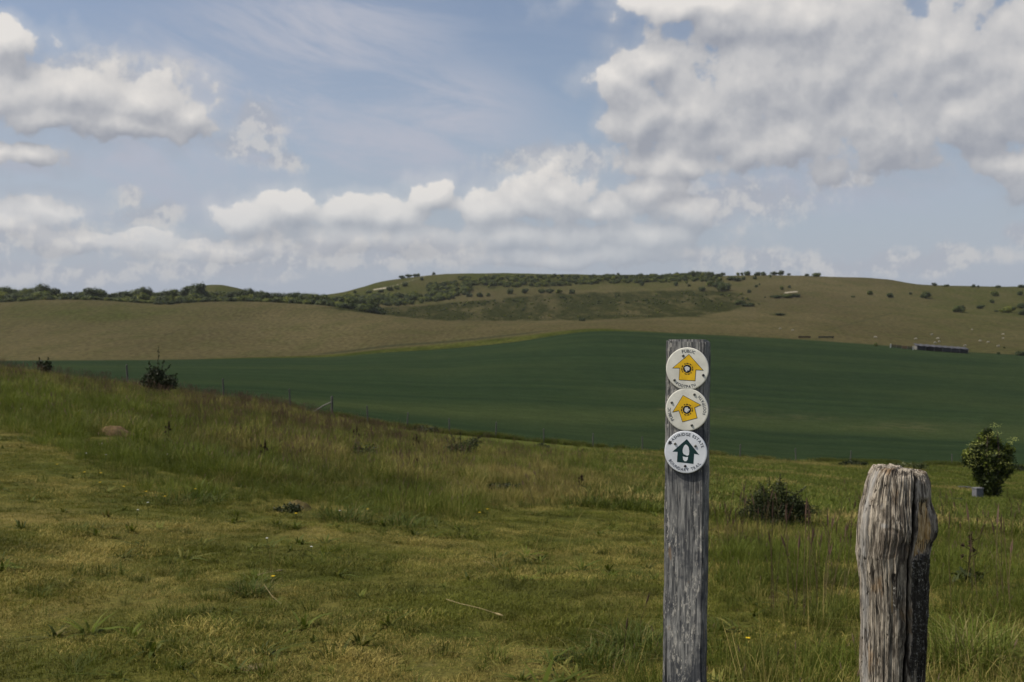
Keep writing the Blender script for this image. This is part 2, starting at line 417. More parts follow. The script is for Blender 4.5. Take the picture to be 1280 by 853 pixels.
green_mask = lambda X, Y, PX, RW: np.clip(sstep(1000, 800, PX) * sstep(520, 600, PX) * sstep(372, 345, RW) + 0.8 * np.exp(-((PX - 120) / 120) ** 2 - ((RW - 392) / 12) ** 2) + 0.75 * sstep(1050, 1250, PX) * (0.4 + 0.6 * sstep(430, 380, RW)) + .9 * sstep(600, 480, PX) * (Y > 950), 0, 1)
s3 = np.linspace(0, 1, 330)[:, None]
Yh = yb2 + (1600 - yb2) * s3
sheet('hillside', Yh, ts, M_HILL, {'scrub': scrub_mask, 'chalk': chalk_mask, 'verge': verge_mask, 'dark': dark_mask, 'green': green_mask})

# ------------------------------------------------------------------ grass clumps (instanced stuff)
def clump(name, mtl, n, rad, hmin, hmax, width, lean, seeds=0, sh=(0.4, 0.6), seed=1, curl=0.6):
    r = np.random.default_rng(seed); V = []; Fc = []; c = []; h_ = []; s_ = []
    for k in range(n):
        a = r.random() * 2 * math.pi; d = rad * math.sqrt(r.random())
        b = np.array([d * math.cos(a), d * math.sin(a), -0.01])
        H = hmin + (hmax - hmin) * r.random() ** 1.3
        az = a + r.normal() * 0.9; ln = lean * abs(r.normal()) + 0.05
        dr = np.array([math.cos(az), math.sin(az), 0]); sd = np.array([-math.sin(az + r.normal() * .5), math.cos(az), 0]) * width * (0.6 + 0.8 * r.random()) * 0.5
        cc = r.random(); base = len(V)
        for j, q in enumerate((0, 0.4, 0.75)):
            p = b + np.array([0, 0, H * q * (1 - 0.25 * ln * q)]) + dr * H * ln * (q ** 1.8) * (0.6 + curl * q)
            wv = sd * (1 - 0.55 * q)
            V += [p - wv, p + wv]; c += [cc, cc]; h_ += [q, q]; s_ += [0, 0]
        V.append(b + np.array([0, 0, H * (1 - 0.35 * ln)]) + dr * H * ln * (0.6 + curl)); c.append(cc); h_.append(1); s_.append(0)
        Fc += [(base, base + 1, base + 3, base + 2), (base + 2, base + 3, base + 5, base + 4), (base + 4, base + 5, base + 6)]
    for k in range(seeds):
        a = r.random() * 2 * math.pi; d = rad * 1.1 * math.sqrt(r.random())
        b = np.array([d * math.cos(a), d * math.sin(a), 0]); H = sh[0] + (sh[1] - sh[0]) * r.random()
        az = r.random() * 6.28; dr = np.array([math.cos(az), math.sin(az), 0]); ln = 0.12 * abs(r.normal()) + 0.03
        cc = r.random(); wd = 0.0016 + 0.0006 * r.random()
        def P(q): return b + np.array([0, 0, H * q]) + dr * H * ln * q * q
        for sdv in (np.array([1, 0, 0]), np.array([0, 1, 0])):
            base = len(V)
            for q in (0, 0.5, 0.84): V += [P(q) - sdv * wd, P(q) + sdv * wd]; c += [cc, cc]; h_ += [q, q]; s_ += [0.35, 0.35]
            Fc += [(base, base + 1, base + 3, base + 2), (base + 2, base + 3, base + 5, base + 4)]
            base = len(V); hw = 0.003 + 0.004 * r.random()
            for q, ww in ((0.80, 0.1), (0.87, 1.0), (0.93, 0.8), (1.0, 0.1)):
                V += [P(q) - sdv * hw * ww, P(q) + sdv * hw * ww]; c += [cc, cc]; h_ += [1, 1]; s_ += [1, 1]
            Fc += [(base + i, base + i + 1, base + i + 3, base + i + 2) for i in (0, 2, 4)]
    return mesh_obj(name, V, Fc, mtl, link=False, attrs={'c': c, 'h': h_, 's': s_})

def scatter(name, label, protos, P, scl, tint, lum, mtl_ok=None, tilt=0.12):
    col = bpy.data.collections.new(name + '_source')
    for p in protos: col.objects.link(p)
    n = len(P)
    me = bpy.data.meshes.new(name); me.vertices.add(n)
    me.vertices.foreach_set('co', np.asarray(P, np.float32).ravel())
    def fa(k, v, t='FLOAT'):
        a = me.attributes.new(k, t, 'POINT')
        if t == 'FLOAT_VECTOR': a.data.foreach_set('vector', np.asarray(v, np.float32).ravel())
        else: a.data.foreach_set('value', np.asarray(v, np.int32 if t == 'INT' else np.float32))
    fa('rot', np.stack([rng.normal(0, tilt, n), rng.normal(0, tilt, n), rng.random(n) * 6.283], -1), 'FLOAT_VECTOR')
    fa('scl', scl); fa('tint', tint); fa('lum', lum); fa('pick', rng.integers(0, len(protos), n), 'INT')
    o = bpy.data.objects.new(name, me); COL.objects.link(o)
    g = bpy.data.node_groups.new(name + '_nodes', 'GeometryNodeTree')
    g.interface.new_socket('Geometry', in_out='INPUT', socket_type='NodeSocketGeometry')
    g.interface.new_socket('Geometry', in_out='OUTPUT', socket_type='NodeSocketGeometry')
    gi = g.nodes.new('NodeGroupInput'); go = g.nodes.new('NodeGroupOutput')
    iop = g.nodes.new('GeometryNodeInstanceOnPoints'); ci = g.nodes.new('GeometryNodeCollectionInfo')
    ci.inputs['Collection'].default_value = col; ci.inputs['Separate Children'].default_value = True; ci.inputs['Reset Children'].default_value = True
    def na(k, t):
        x = g.nodes.new('GeometryNodeInputNamedAttribute'); x.data_type = t; x.inputs[0].default_value = k
        return x.outputs[0]
    e = g.nodes.new('FunctionNodeEulerToRotation')
    L = g.links.new
    L(gi.outputs[0], iop.inputs['Points']); L(ci.outputs[0], iop.inputs['Instance']); iop.inputs['Pick Instance'].default_value = True
    L(na('pick', 'INT'), iop.inputs['Instance Index']); L(na('rot', 'FLOAT_VECTOR'), e.inputs[0]); L(e.outputs[0], iop.inputs['Rotation'])
    L(na('scl', 'FLOAT'), iop.inputs['Scale']); L(iop.outputs[0], go.inputs[0])
    md = o.modifiers.new('scatter', 'NODES'); md.node_group = g
    return tag(o, label, 'grass', kind='stuff')

def fan_points(n, t0, t1, y0, y1, pw=1.0):
    """n points, density falling with distance; pw 1 = uniform in Y (density ~1/Y)"""
    Y = y0 + (y1 - y0) * rng.random(n) ** pw; t = t0 + (t1 - t0) * rng.random(n)
    return t * Wf(Y), Y

# distance at which the long grass begins, and how long it is (0..1)
def tall(x, y):
    px = CX + F * x / np.maximum(y, 3)
    y0 = np.interp(px, [-300, 0, 60, 150, 250, 450, 560, 640, 740, 830], [22, 20, 18.5, 14.3, 12.6, 12.3, 13.5, 16, 19, 19])
    y0 = y0 + (fbm(x * 0.8, y * 0.8) - 0.5) * 3.6 + (fbm(x * 2.6 + 9, y * 2.6) - 0.5) * 2.0
    a = (0.30 * sstep(-0.6, 0.8, y - y0) + 0.70 * sstep(0.2, 7.0, y - y0)) * (1 - sstep(860, 930, px))
    # right of the waymark post: clumpy close by, shorter down the slope
    nr = sstep(690, 780, px + (fbm(x * 2, y * 2) - .5) * 120) * (1 - sstep(6.2, 7.2, y)) * 0.22
    b = sstep(850, 930, px) * ((0.62 * fbm(x * 1.3 + 4, y * 1.3)) * (1 - sstep(9, 13, y)) + 0.36 * sstep(9, 13, y) * (1 - sstep(20, 32, y)) + 0.10 * sstep(20, 32, y))
    c = sstep(560, 700, px) * (1 - sstep(30, 50, y) ) + 0 * x
    return np.clip(np.maximum(a * (1 - 0.45 * sstep(600, 830, px)), np.maximum(b, nr)), 0, 1)

CLEAR = [(p_, px2(p_, r_, 6, 70).y - d_, a_, b_) for p_, r_, d_, a_, b_ in ((140, 544, 1.4, .42, 1.7), (371, 637, .3, .2, .45), (625, 612, .5, .42, .8), (580, 572, .8, .5, 1.0), (455, 575, .8, .35, .9), (968, 664, .5, .6, .8))]
def clear_of(x, y):
    f = np.ones_like(x)
    for (px_, Yc, rx, ry) in CLEAR:
        f = f * (1 - 0.85 * np.exp(-((x - (px_ - CX) / F * Yc) / rx) ** 4 - ((y - Yc) / ry) ** 4))
    return f

MG_SHORT = grassmat('turf_blades', (0.112, 0.122, 0.014), (0.285, 0.225, 0.064))
MG_TALL = grassmat('meadow_blades', (0.080, 0.102, 0.011), (0.225, 0.180, 0.057), (0.165, 0.118, 0.075))
MG_SEED = grassmat('seed_stems', (0.095, 0.100, 0.030), (0.17, 0.125, 0.065), (0.125, 0.078, 0.056))

turf = [clump('turf_tuft', MG_SHORT, 130, 0.13, 0.008, 0.032, 0.0028, 0.9, seed=i) for i in range(5)]
X, Y = fan_points(46000, -0.80, 0.75, 3.2, 24, 1.15)
tl = tall(X, Y); keep = rng.random(len(X)) > tl * 0.8
X, Y, tl = X[keep], Y[keep], tl[keep]
n1 = fbm(X * 0.9, Y * 0.9); n2 = fbm(X * 3.3 + 7, Y * 3.3)
bm_ = bare_meadow(X, Y, 0, 0)
keep = rng.random(len(X)) > np.clip(bm_ * 1.5 - 0.1, 0, 0.93)
X, Y, n1, n2, bm_ = X[keep], Y[keep], n1[keep], n2[keep], bm_[keep]
scatter('short_turf', 'short trodden olive turf with straw coloured patches', turf, np.stack([X, Y, ground(X, Y)], -1),
        0.6 + 1.5 * np.clip(fbm(X * 2.1 + 31, Y * 2.1) - 0.32, 0, 1) + 0.35 * rng.random(len(X)),
        np.clip(0.08 + 2.1 * (n1 - 0.45) + 1.0 * (n2 - .5) + bm_ * .5 + 0.3 * (rng.random(len(X)) - 0.5), 0, 1), np.clip(0.30 + 1.15 * n2 + 0.35 * (n1 - .5), .35, 1.4))

tallp = [clump('grass_clump', MG_TALL, 52, 0.16, 0.12, 0.42, 0.0052, 0.42, 1 if i == 0 else 0, (0.38, 0.52), seed=20 + i) for i in range(6)]
X, Y = fan_points(76000, -0.82, 0.75, 4.0, 62, 1.35)
tl = tall(X, Y); keep = (rng.random(len(X)) < tl * 1.3) & (Y < YB1(X / Y) - 1.0)
X, Y, tl = X[keep], Y[keep], tl[keep]
n1 = fbm(X * 0.35 + 3, Y * 0.35); n2 = fbm(X * 1.4 + 7, Y * 1.4 + 2); pxs = CX + F * X / Y
brow = sstep(30, 44, Y) * (1 - sstep(350, 560, pxs))
lush = np.exp(-((pxs - 30) / 150) ** 2) * sstep(40, 30, Y)
midtan = np.exp(-((pxs - 700) / 130) ** 2 - ((Y - 24) / 9) ** 2) + .6 * np.exp(-((pxs - 560) / 110) ** 2 - ((Y - 40) / 10) ** 2)
rbot = sstep(870, 900, pxs) * sstep(8, 5.5, Y) * .08
scatter('long_grass', 'long ungrazed meadow grass, green with straw stems', tallp, np.stack([X, Y, ground(X, Y)], -1),
        (0.26 + 0.66 * tl) * np.clip(-0.15 + 2.2 * n2, .30, 1.5) * np.where(Y < 8, 0.9, 1.0) * clear_of(X, Y),
        np.clip(0.05 + 1.7 * (n1 - 0.47) + 0.22 * brow - 0.25 * lush + 0.5 * midtan + rbot + .9 * (fbm(X * 2.5, Y * .9 + 40) - .5) + 0.3 * (rng.random(len(X)) - .5), 0, 1), np.clip(0.35 + 1.15 * n2, .45, 1.35) * (1 + 0.12 * lush) * (0.8 + .4 * rng.random(len(X))))

weedp = [clump('weed_rosette', MG_TALL, 13, 0.03, 0.05, 0.10, 0.020, 1.6, seed=140 + i, curl=1.2) for i in range(3)]
X, Y = fan_points(1500, -0.60, 0.60, 3.6, 22, 1.2)
kp = rng.random(len(X)) < sstep(.42, .62, fbm(X * 1.1 + 60, Y * 1.1 + 8))
X, Y = X[kp], Y[kp]
scatter('turf_weeds', 'small broad leaved weeds growing through the short turf', weedp, np.stack([X, Y, ground(X, Y)], -1), 0.5 + 0.6 * rng.random(len(X)), np.clip(rng.normal(-.1, .2, len(X)), 0, 1), 0.55 + 0.55 * rng.random(len(X)), tilt=.2)
tuftp = [clump('rough_tuft', MG_TALL, 60, 0.06, 0.04, 0.12, 0.0034, 0.8, seed=150 + i) for i in range(3)]
X, Y = fan_points(2600, -0.60, 0.60, 3.8, 22, 1.1)
kp = rng.random(len(X)) < sstep(.48, .66, fbm(X * 1.6 + 20, Y * 1.6 + 80))
X, Y = X[kp], Y[kp]
scatter('rough_tufts', 'darker rough tufts scattered through the short turf', tuftp, np.stack([X, Y, ground(X, Y)], -1), 0.5 + 0.9 * rng.random(len(X)) ** 2, np.clip(rng.normal(.05, .2, len(X)), 0, 1), 0.55 + 0.6 * rng.random(len(X)))
stemp = [clump('dry_stem_cluster', MG_TALL, 5, 0.14, 0.22, 0.5, 0.0030, 0.30, seed=160 + i) for i in range(4)]
X, Y = fan_points(5200, -0.62, 0.62, 4.2, 45, 1.15)
pxs = CX + F * X / Y; tl = tall(X, Y)
kp = rng.random(len(X)) < (0.10 + 0.9 * tl) * sstep(.38, .6, fbm(X * .7 + 5, Y * .7 + 33)) * (0.25 + 0.75 * (tl > .12))
X, Y = X[kp], Y[kp]
scatter('dry_stems', 'bleached dry grass stems standing in the long grass', stemp, np.stack([X, Y, ground(X, Y)], -1), 0.5 + 0.6 * rng.random(len(X)), np.ones(len(X)), 0.9 + 0.5 * rng.random(len(X)), tilt=.25)

# short lush grass going down the slope on the right
X, Y = fan_points(37000, 0.02, 0.78, 18, 112, 1.2)
keep = (Y < YB1(X / Y) - 0.6) & (rng.random(len(X)) < sstep(.02, .2, X / Y))
X, Y = X[keep], Y[keep]
n1 = fbm(X * 0.12 + 3, Y * 0.25); n2 = fbm(X * 0.8 + 7, Y * 0.8 + 2); bm_ = bare_meadow(X, Y, 0, 0)
lushp = [clump('pasture_clump', MG_TALL, 60, 0.5, 0.06, 0.2, 0.016, 0.5, 0, seed=40 + i) for i in range(4)]
keep = rng.random(len(X)) > bm_ * 1.2
X, Y, n1, n2 = X[keep], Y[keep], n1[keep], n2[keep]
scatter('pasture_grass', 'short green pasture on the slope down to the crop', lushp, np.stack([X, Y, ground(X, Y)], -1),
        0.5 + 0.9 * n2, np.clip(0.0 + 2.6 * (n1 - 0.48) + 1.2 * (n2 - .5), 0, 1), np.clip(0.42 + 0.95 * n2, .45, 1.3))
# middle and brow: extra grass with flowering heads
seedp = [clump('seeding_clump', MG_SEED, 10, 0.2, 0.1, 0.3, 0.004, 0.3, 9, (0.42, 0.72), seed=60 + i) for i in range(4)]
X, Y = fan_points(32000, -0.82, 0.70, 7, 66, 1.1)
tl = tall(X, Y); pxs = CX + F * X / Y; n1 = fbm(X * 0.5 + 13, Y * 0.5)
brow = sstep(26, 42, Y) * (1 - sstep(330, 620, pxs))
mid = np.exp(-((pxs - 420) / 170) ** 2) * sstep(16, 26, Y)
prob = tl * (0.012 + 0.26 * brow + 0.20 * mid + 0.05 * sstep(520, 700, pxs)) * sstep(0.40, 0.60, n1 + 0.15 * brow) + 0.02 * sstep(880, 960, pxs) * (Y < 16) * sstep(.45, .6, n1)
keep = (rng.random(len(X)) < prob) & (Y < YB1(X / Y) - 1.0)
X, Y, brow = X[keep], Y[keep], brow[keep]
scatter('seeding_grass', 'purple brown seed heads of grass along the brow', seedp, np.stack([X, Y, ground(X, Y)], -1),
        0.65 + 0.5 * rng.random(len(X)), np.clip(0.2 + 0.5 * rng.random(len(X)), 0, 1), 0.8 + 0.4 * rng.random(len(X)))
# rank grass along the fence line at the crop edge
tt = rng.uniform(-0.36, 0.75, 5200); Yb = YB1(tt) - np.abs(rng.normal(0, 1.1, 5200)) - 0.1
n1 = fbm(tt * 40, Yb * .3)
rank = [clump('rank_clump', MG_TALL, 46, 0.3, 0.25, 0.6, 0.014, 0.4, 0, seed=80 + i) for i in range(3)]
kp = rng.random(5200) < sstep(.35, .55, n1)
tt, Yb, n1 = tt[kp], Yb[kp], n1[kp]
scatter('fence_line_grass', 'rank grass and bramble strip along the crop edge', rank, np.stack([tt * Yb, Yb, ground(tt * Yb, Yb)], -1),
        0.5 + 0.7 * n1, np.clip(1.6 * (fbm(tt * 25 + 5, Yb * .1) - 0.4), 0, 1), 0.55 + 0.3 * rng.random(len(tt)))

# ------------------------------------------------------------------ the waymark post
def post_wood():
    m, nt, n, l = mat('weathered_post_wood'); w = N(nt); p = w.objc()
    st = w.scale(p, (1, 1, 0.06)); st2 = w.scale(p, (1, 1, 0.16))
    g1 = w.noise(st, 260, 6, 0.7); g2_ = w.noise(st2, 150, 5, 0.7, dist=0.6); blot = w.noise(p, 9, 5, 0.65); fl = w.noise(w.scale(p, (1, 1, 0.30)), 230, 4, 0.75)
    col = w.mix(w.mapr(g1, 0.36, 0.66), (0.058, 0.059, 0.062), (0.33, 0.32, 0.30))
    col = w.mix(w.mapr(blot, 0.46, 0.58, 0, 0.85), col, (0.046, 0.050, 0.060))
    zz = w.vec('DOT_PRODUCT', p, (0, 0, 1), out=1)
    lightz = w.math('ADD', w.math('MULTIPLY', w.mapr(w.noise(w.scale(p, (1, 1, .25)), 26, 4, 0.6), 0.4, 0.62), 1.0), w.mapr(zz, 0.0, 1.5, 0.45, -.02))
    col = w.mix(w.math('MULTIPLY', w.mapr(fl, 0.53, 0.60), w.mapr(lightz, 0.1, .8)), col, (0.46, 0.43, 0.38))
    col = w.mix(w.mapr(w.noise(w.scale(p, (1, 1, 0.3)), 60, 3), 0.66, 0.74, 0, 0.6), col, (0.22, 0.13, 0.06))
    crack = w.mapr(w.noise(w.scale(p, (1, 1, 0.03)), 120, 3, 0.5), 0.30, 0.36, 1, 0)
    col = w.mix(w.math('MULTIPLY', crack, 0.85), col, (0.012, 0.012, 0.013))
    h = w.math('SUBTRACT', w.math('ADD', g1, w.math('MULTIPLY', fl, 0.6)), crack)
    w.out(col, 0.85, 0.2, w.bump(h, 0.55, 0.003))
    return m
M_POST = post_wood()
M_CREAM = simple('cream_disc_plastic', (0.70, 0.68, 0.60), 0.4, 0.4, 0.13, 38)
M_WHITE = simple('white_disc_plastic', (0.69, 0.71, 0.75), 0.35, 0.4, 0.11, 38)
M_YELLOW = simple('yellow_print', (0.74, 0.45, 0.014), 0.45, 0.35, 0.14, 45)
M_BLACK = simple('black_print', (0.012, 0.012, 0.013), 0.5, 0.3)
M_INK = simple('navy_print', (0.02, 0.028, 0.05), 0.5, 0.3)
M_DKGREEN = simple('dark_green_print', (0.008, 0.034, 0.036), 0.45, 0.3)
M_PRINTW = simple('white_print', (0.62, 0.62, 0.62), 0.5, 0.3)
M_SCREW = simple('dull_screw_metal', (0.14, 0.135, 0.12), 0.45, 0.5, 0.4, 300)
M_SCREWD = simple('dark_rusty_screw', (0.03, 0.026, 0.03), 0.5, 0.4, 0.4, 300)

def text_mesh(chars):
    """letter outlines from Blender's own font -> {char: (verts2d, faces, advance)}"""
    res = {}
    for ch in sorted(set(chars)):
        cu = bpy.data.curves.new('glyph', 'FONT'); cu.body = ch; cu.size = 1.0; cu.offset = 0.010; cu.resolution_u = 3
        ob = bpy.data.objects.new('glyph', cu); COL.objects.link(ob)
        dg = bpy.context.evaluated_depsgraph_get(); dg.update()
        me = bpy.data.meshes.new_from_object(ob.evaluated_get(dg))
        vs = [(v.co.x, v.co.y) for v in me.vertices]; fs = [tuple(p.vertices) for p in me.polygons]
        xs = [v[0] for v in vs] or [0, 0.3]
        res[ch] = (vs, fs, min(xs), max(xs))
        bpy.data.objects.remove(ob); bpy.data.curves.remove(cu); bpy.data.meshes.remove(me)
    return res
GLY = text_mesh('PUBLICFOOTPATHASHRIDGE ESTATEBOUNDARY TRAIL'.replace(' ', ''))

def arc_text(mb, s, rad, size, mid, span, top, z):
    """letters along an arc: disc coordinates, angle mid (radians), total span; top: letter tops point outwards"""
    gap = 0.14; ws = [(GLY[c][3] - GLY[c][2]) if c != ' ' else 0.32 for c in s]
    tot = sum(ws) + gap * (len(s) - 1); x = 0
    for c, w_ in zip(s, ws):
        u = (x + w_ / 2) / tot - 0.5; x += w_ + gap
        if c == ' ': continue
        an = mid - u * span if top else mid + u * span
        vs, fs, x0, x1 = GLY[c]; V = []
        for (vx, vy) in vs:
            lx = (vx - (x0 + x1) / 2) * size * min(1.0, (span * rad / tot) / size * 1.0); ly = (vy - 0.35) * size
            if top: rr, tx = rad + ly, -lx
            else: rr, tx = rad - ly, lx
            V.append((rr * math.cos(an) - tx * math.sin(an), rr * math.sin(an) + tx * math.cos(an), z))
        mb.add(V, fs, 0.5)

def ring(mb, r0, r1, a0, a1, z, n=24, m=0, c=(0, 0)):
    V = []; Fc = []
    for i in range(n + 1):
        a = a0 + (a1 - a0) * i / n
        V += [(c[0] + r0 * math.cos(a), c[1] + r0 * math.sin(a), z), (c[0] + r1 * math.cos(a), c[1] + r1 * math.sin(a), z)]
    for i in range(n): Fc.append((2 * i, 2 * i + 1, 2 * i + 3, 2 * i + 2))
    mb.add(V, Fc, 0.5, m)

def flat(mb, pts, z, m=0):
    mb.add([(p[0], p[1], z) for p in pts], [tuple(range(len(pts)))], 0.5, m)

def ell(cx, cy, rx, ry, n=24, rot=0):
    o = []
    for i in range(n):
        a = 2 * math.pi * i / n; x, y = rx * math.cos(a), ry * math.sin(a)
        o.append((cx + x * math.cos(rot) - y * math.sin(rot), cy + x * math.sin(rot) + y * math.cos(rot)))
    return o

def grow(pts, d):
    n = len(pts); o = []
    for i in range(n):
        a, b, c = Vector(pts[i - 1]), Vector(pts[i]), Vector(pts[(i + 1) % n])
        n1 = (b - a).normalized(); n2 = (c - b).normalized(); n1 = Vector((n1.y, -n1.x)); n2 = Vector((n2.y, -n2.x))
        k = n1 + n2; o.append(tuple(b + k * (d / max(0.25, k.dot(n1)))))
    return o

def disc(parent, label, face, cx, cz, rad, yfront, kind, arrow, screws, trot):
    """disc in the post's frame: centre (cx, cz) on the plane y = yfront; built flat in XY then turned to face -Y"""
    prof = [(0, 0), (rad * 1.0, 0), (rad, 0.0022), (rad * 0.985, 0.0032), (rad * 0.95, 0.0034), (0, 0.0034)]
    mb = MB(); n = 72; V = []; Fc = []
    for (r_, z_) in prof[1:5]:
        V += [(r_ * math.cos(2 * math.pi * k / n), r_ * math.sin(2 * math.pi * k / n), z_) for k in range(n)]
    for j in range(3):
        for k in range(n): Fc.append((j * n + k, j * n + (k + 1) % n, (j + 1) * n + (k + 1) % n, (j + 1) * n + k))
    Fc.append(tuple(range(n))[::-1]); Fc.append(tuple(3 * n + k for k in range(n)))
    mb.add(V, Fc)
    d = mb.build('waymark_disc', face, parent); tag(d, label)
    d.location = (cx, yfront, cz); d.rotation_euler = (math.pi / 2, 0, 0)
    Z = 0.0034
    A = [(x * rad, y * rad) for x, y in arrow]
    mb = MB()
    if kind == 'foot':
        flat(mb, A[::-1], Z + 0.0002, 0); mb.build('arrow', M_DKGREEN, d)
        mb = MB(); flat(mb, [(x * rad, y * rad) for x, y in [(-.13, -.02), (-.09, -.10), (.08, -.17), (.155, -.13), (.175, .05), (.14, .24), (.06, .335), (.0, .36), (-.06, .31), (-.115, .2), (-.14, .08)]], Z + 0.0004)
        flat(mb, [(x * rad, y * rad) for x, y in [(-.13, -.21), (-.11, -.36), (-.05, -.43), (.03, -.43), (.095, -.36), (.12, -.22), (.02, -.24)]], Z + 0.0004)
        mb.build('footprint', M_WHITE, d)
        mb = MB()
        arc_text(mb, 'ASHRIDGE ESTATE', rad * 0.84, rad * 0.195, R(79), R(124), True, Z + 0.0002)
        mb.build('lettering', M_INK, d); mb = MB()
        arc_text(mb, 'BOUNDARY TRAIL', rad * 0.83, rad * 0.195, R(266), R(117), False, Z + 0.0002)
        mb.build('lettering', M_INK, d)
        mb = MB()     # oak leaf sprig
        ex, ey = -.735 * rad, .42 * rad
        for k in range(5):
            a = R(50 + 72 * k); flat(mb, ell(ex + .055 * rad * math.cos(a), ey + .055 * rad * math.sin(a), .05 * rad, .032 * rad, 10, a), Z + 0.0002 + 0.00002 * k)
        flat(mb, ell(ex - .07 * rad, ey - .07 * rad, .05 * rad, .012 * rad, 8, R(45)), Z + 0.0004)
        mb.build('leaf_emblem', M_BLACK, d)
    else:
        flat(mb, A[::-1], Z + 0.0002, 0); flat(mb, grow(A, -0.022 * rad)[::-1], Z + 0.0004, 1)
        mb.build('arrow', [M_BLACK, M_YELLOW], d)
        ox, oy = (0.0, 0.0)
        mb = MB(); flat(mb, ell(ox, oy, .195 * rad, .195 * rad, 32), Z + 0.0006, 0)
        for k in range(11): ring(mb, .235 * rad, .275 * rad, R(33 * k + 10), R(33 * k + 10 + (24 if k % 3 else 14)), Z + 0.0006, 6, 0)
        # pale winding shape in the middle
        q = trot
        for (x, y, rx, ry, r_) in ((-.05, .06, .09, .045, .5), (.05, .05, .07, .04, -.4), (0, -.02, .11, .05, .2), (-.02, -.09, .055, .035, .9), (.07, -.05, .04, .025, .3)):
            xx, yy = x * math.cos(q) - y * math.sin(q), x * math.sin(q) + y * math.cos(q)
            flat(mb, ell(ox + xx * rad, oy + yy * rad, rx * rad, ry * rad, 12, r_ + q), Z + 0.0008 + 0.00003 * (x + y + .2), 1)
        mb.build('emblem', [M_BLACK, M_PRINTW], d)
        mb = MB()
        arc_text(mb, 'PUBLIC', rad * 0.835, rad * 0.20, R(90) + trot, R(44), True, Z + 0.0002)
        mb.build('lettering', M_INK, d); mb = MB()
        arc_text(mb, 'FOOTPATH', rad * 0.835, rad * 0.20, R(270) + trot, R(64), False, Z + 0.0002)
        mb.build('lettering', M_INK, d)
    for (x, y, dk) in screws:
        mb = MB(); r_ = 0.062 * rad; V = []
        for (rr, zz) in ((r_ * 1.05, Z), (r_, Z + 0.0009), (r_ * .6, Z + 0.0015)):
            V += [(x * rad + rr * math.cos(2 * math.pi * k / 14), y * rad + rr * math.sin(2 * math.pi * k / 14), zz) for k in range(14)]
        Fc = [(j * 14 + k, j * 14 + (k + 1) % 14, (j + 1) * 14 + (k + 1) % 14, (j + 1) * 14 + k) for j in range(2) for k in range(14)]
        Fc.append(tuple(28 + k for k in range(14)))
        mb.add(V, Fc, 0.5, 0)
        a = x * 9
        for da in (0, math.pi / 2):
            c_, s_ = math.cos(a + da) * r_ * .5, math.sin(a + da) * r_ * .5; tx, ty = -s_ * .3, c_ * .3
            flat(mb, [(x * rad - c_ - tx, y * rad - s_ - ty), (x * rad + c_ - tx, y * rad + s_ - ty), (x * rad + c_ + tx, y * rad + s_ + ty), (x * rad - c_ + tx, y * rad - s_ + ty)], Z + 0.0016 + 0.0001 * (da > 0), 1)
        mb.build('screw', [M_SCREWD if dk else M_SCREW, M_BLACK], d)
    return d

PY = 2.05
pr = empty('waymark_post', (0, 0, 0))
tag(pr, 'square grey weathered wooden waymark post with three round trail discs', 'post')
ptop = EYE - (424 - CY) / F * PY
pcx = (859 - CX) / F * PY
H = ptop - (float(ground(pcx, PY)) - 0.02)
PWX, PWY = 0.0705, 0.072
bm = bmesh.new()
bmesh.ops.create_cube(bm, size=1)
for v in bm.verts: v.co = Vector((v.co.x * PWX, v.co.y * PWY, (v.co.z + 0.5) * (H + 0.25) - 0.25))
bmesh.ops.bevel(bm, geom=[e for e in bm.edges], offset=0.0035, segments=2, affect='EDGES')
bmesh.ops.subdivide_edges(bm, edges=[e for e in bm.edges if abs((e.verts[0].co - e.verts[1].co).z) > 0.5], cuts=120)
rr = random.Random(4)
for v in bm.verts:
    nz = float(vnoise(np.array([v.co.z * 18 + (3 if v.co.x > 0 else 9)]), np.array([v.co.y * 30 + 4]))[0]) - .5
    n3 = float(vnoise(np.array([v.co.z * 70 + (31 if v.co.x > 0 else 12)]), np.array([v.co.y * 90 + 4]))[0]) - .5
    v.co.x += (0.0016 * nz + 0.0012 * n3) * (1 if v.co.x > 0 else -1)
    if v.co.z > H - 0.01: v.co.z += 0.003 * (rr.random() - .6) - 0.02 * v.co.x
me = bpy.data.meshes.new('wooden_post'); bm.to_mesh(me); bm.free(); me.materials.append(M_POST)
body = bpy.data.objects.new('wooden_post', me); COL.objects.link(body); body.parent = pr
# lean: top leans right by about 5 px over 430 px
zb = float(ground(pcx, PY))
base = Vector((pcx + 0.0 - 0.013, PY, zb - 0.02))
pr.location = base; pr.rotation_euler = (R(0.0), R(0.55), R(-17))
H0 = ptop - base.z
yf = -PWY / 2 - 0.0012
drad = 0.0375
pz = lambda y: EYE - (y - CY) / F * (PY - 0.04) - base.z
A1 = [(.075,.695),(-.717,.014),(-.37,.014),(-.397,-.54),(.38,-.57),(.414,-.055),(.77,-.07)]
A2 = [(-.19,.68),(-.69,-.15),(-.387,-.07),(-.207,-.594),(.5,-.387),(.375,.1),(.677,.235)]
A3 = [(.054,.617),(-.62,0),(-.376,0),(-.404,-.48),(.37,-.54),(.4,-.06),(.64,-.105)]
dk = 0.0005
disc(pr, 'topmost cream disc with a yellow arrow pointing straight up', M_CREAM, 0.0045, pz(461), drad, yf, 'public', A1, [(-.2,.61,0),(.75,-.29,1),(-.6,-.54,0)], R(-4))
disc(pr, 'middle cream disc with its yellow arrow tilted to one side', M_CREAM, 0.0045, pz(512), drad, yf, 'public', A2, [(.345,.72,0),(-.72,.32,0),(.235,-.724,0)], R(107))
disc(pr, 'white disc with a dark green arrow and a boot print', M_WHITE, 0.0030, pz(565), drad * 1.0, yf, 'foot', A3, [(-.5,.376,0),(.455,.30,0),(-.015,-.66,1)], 0)

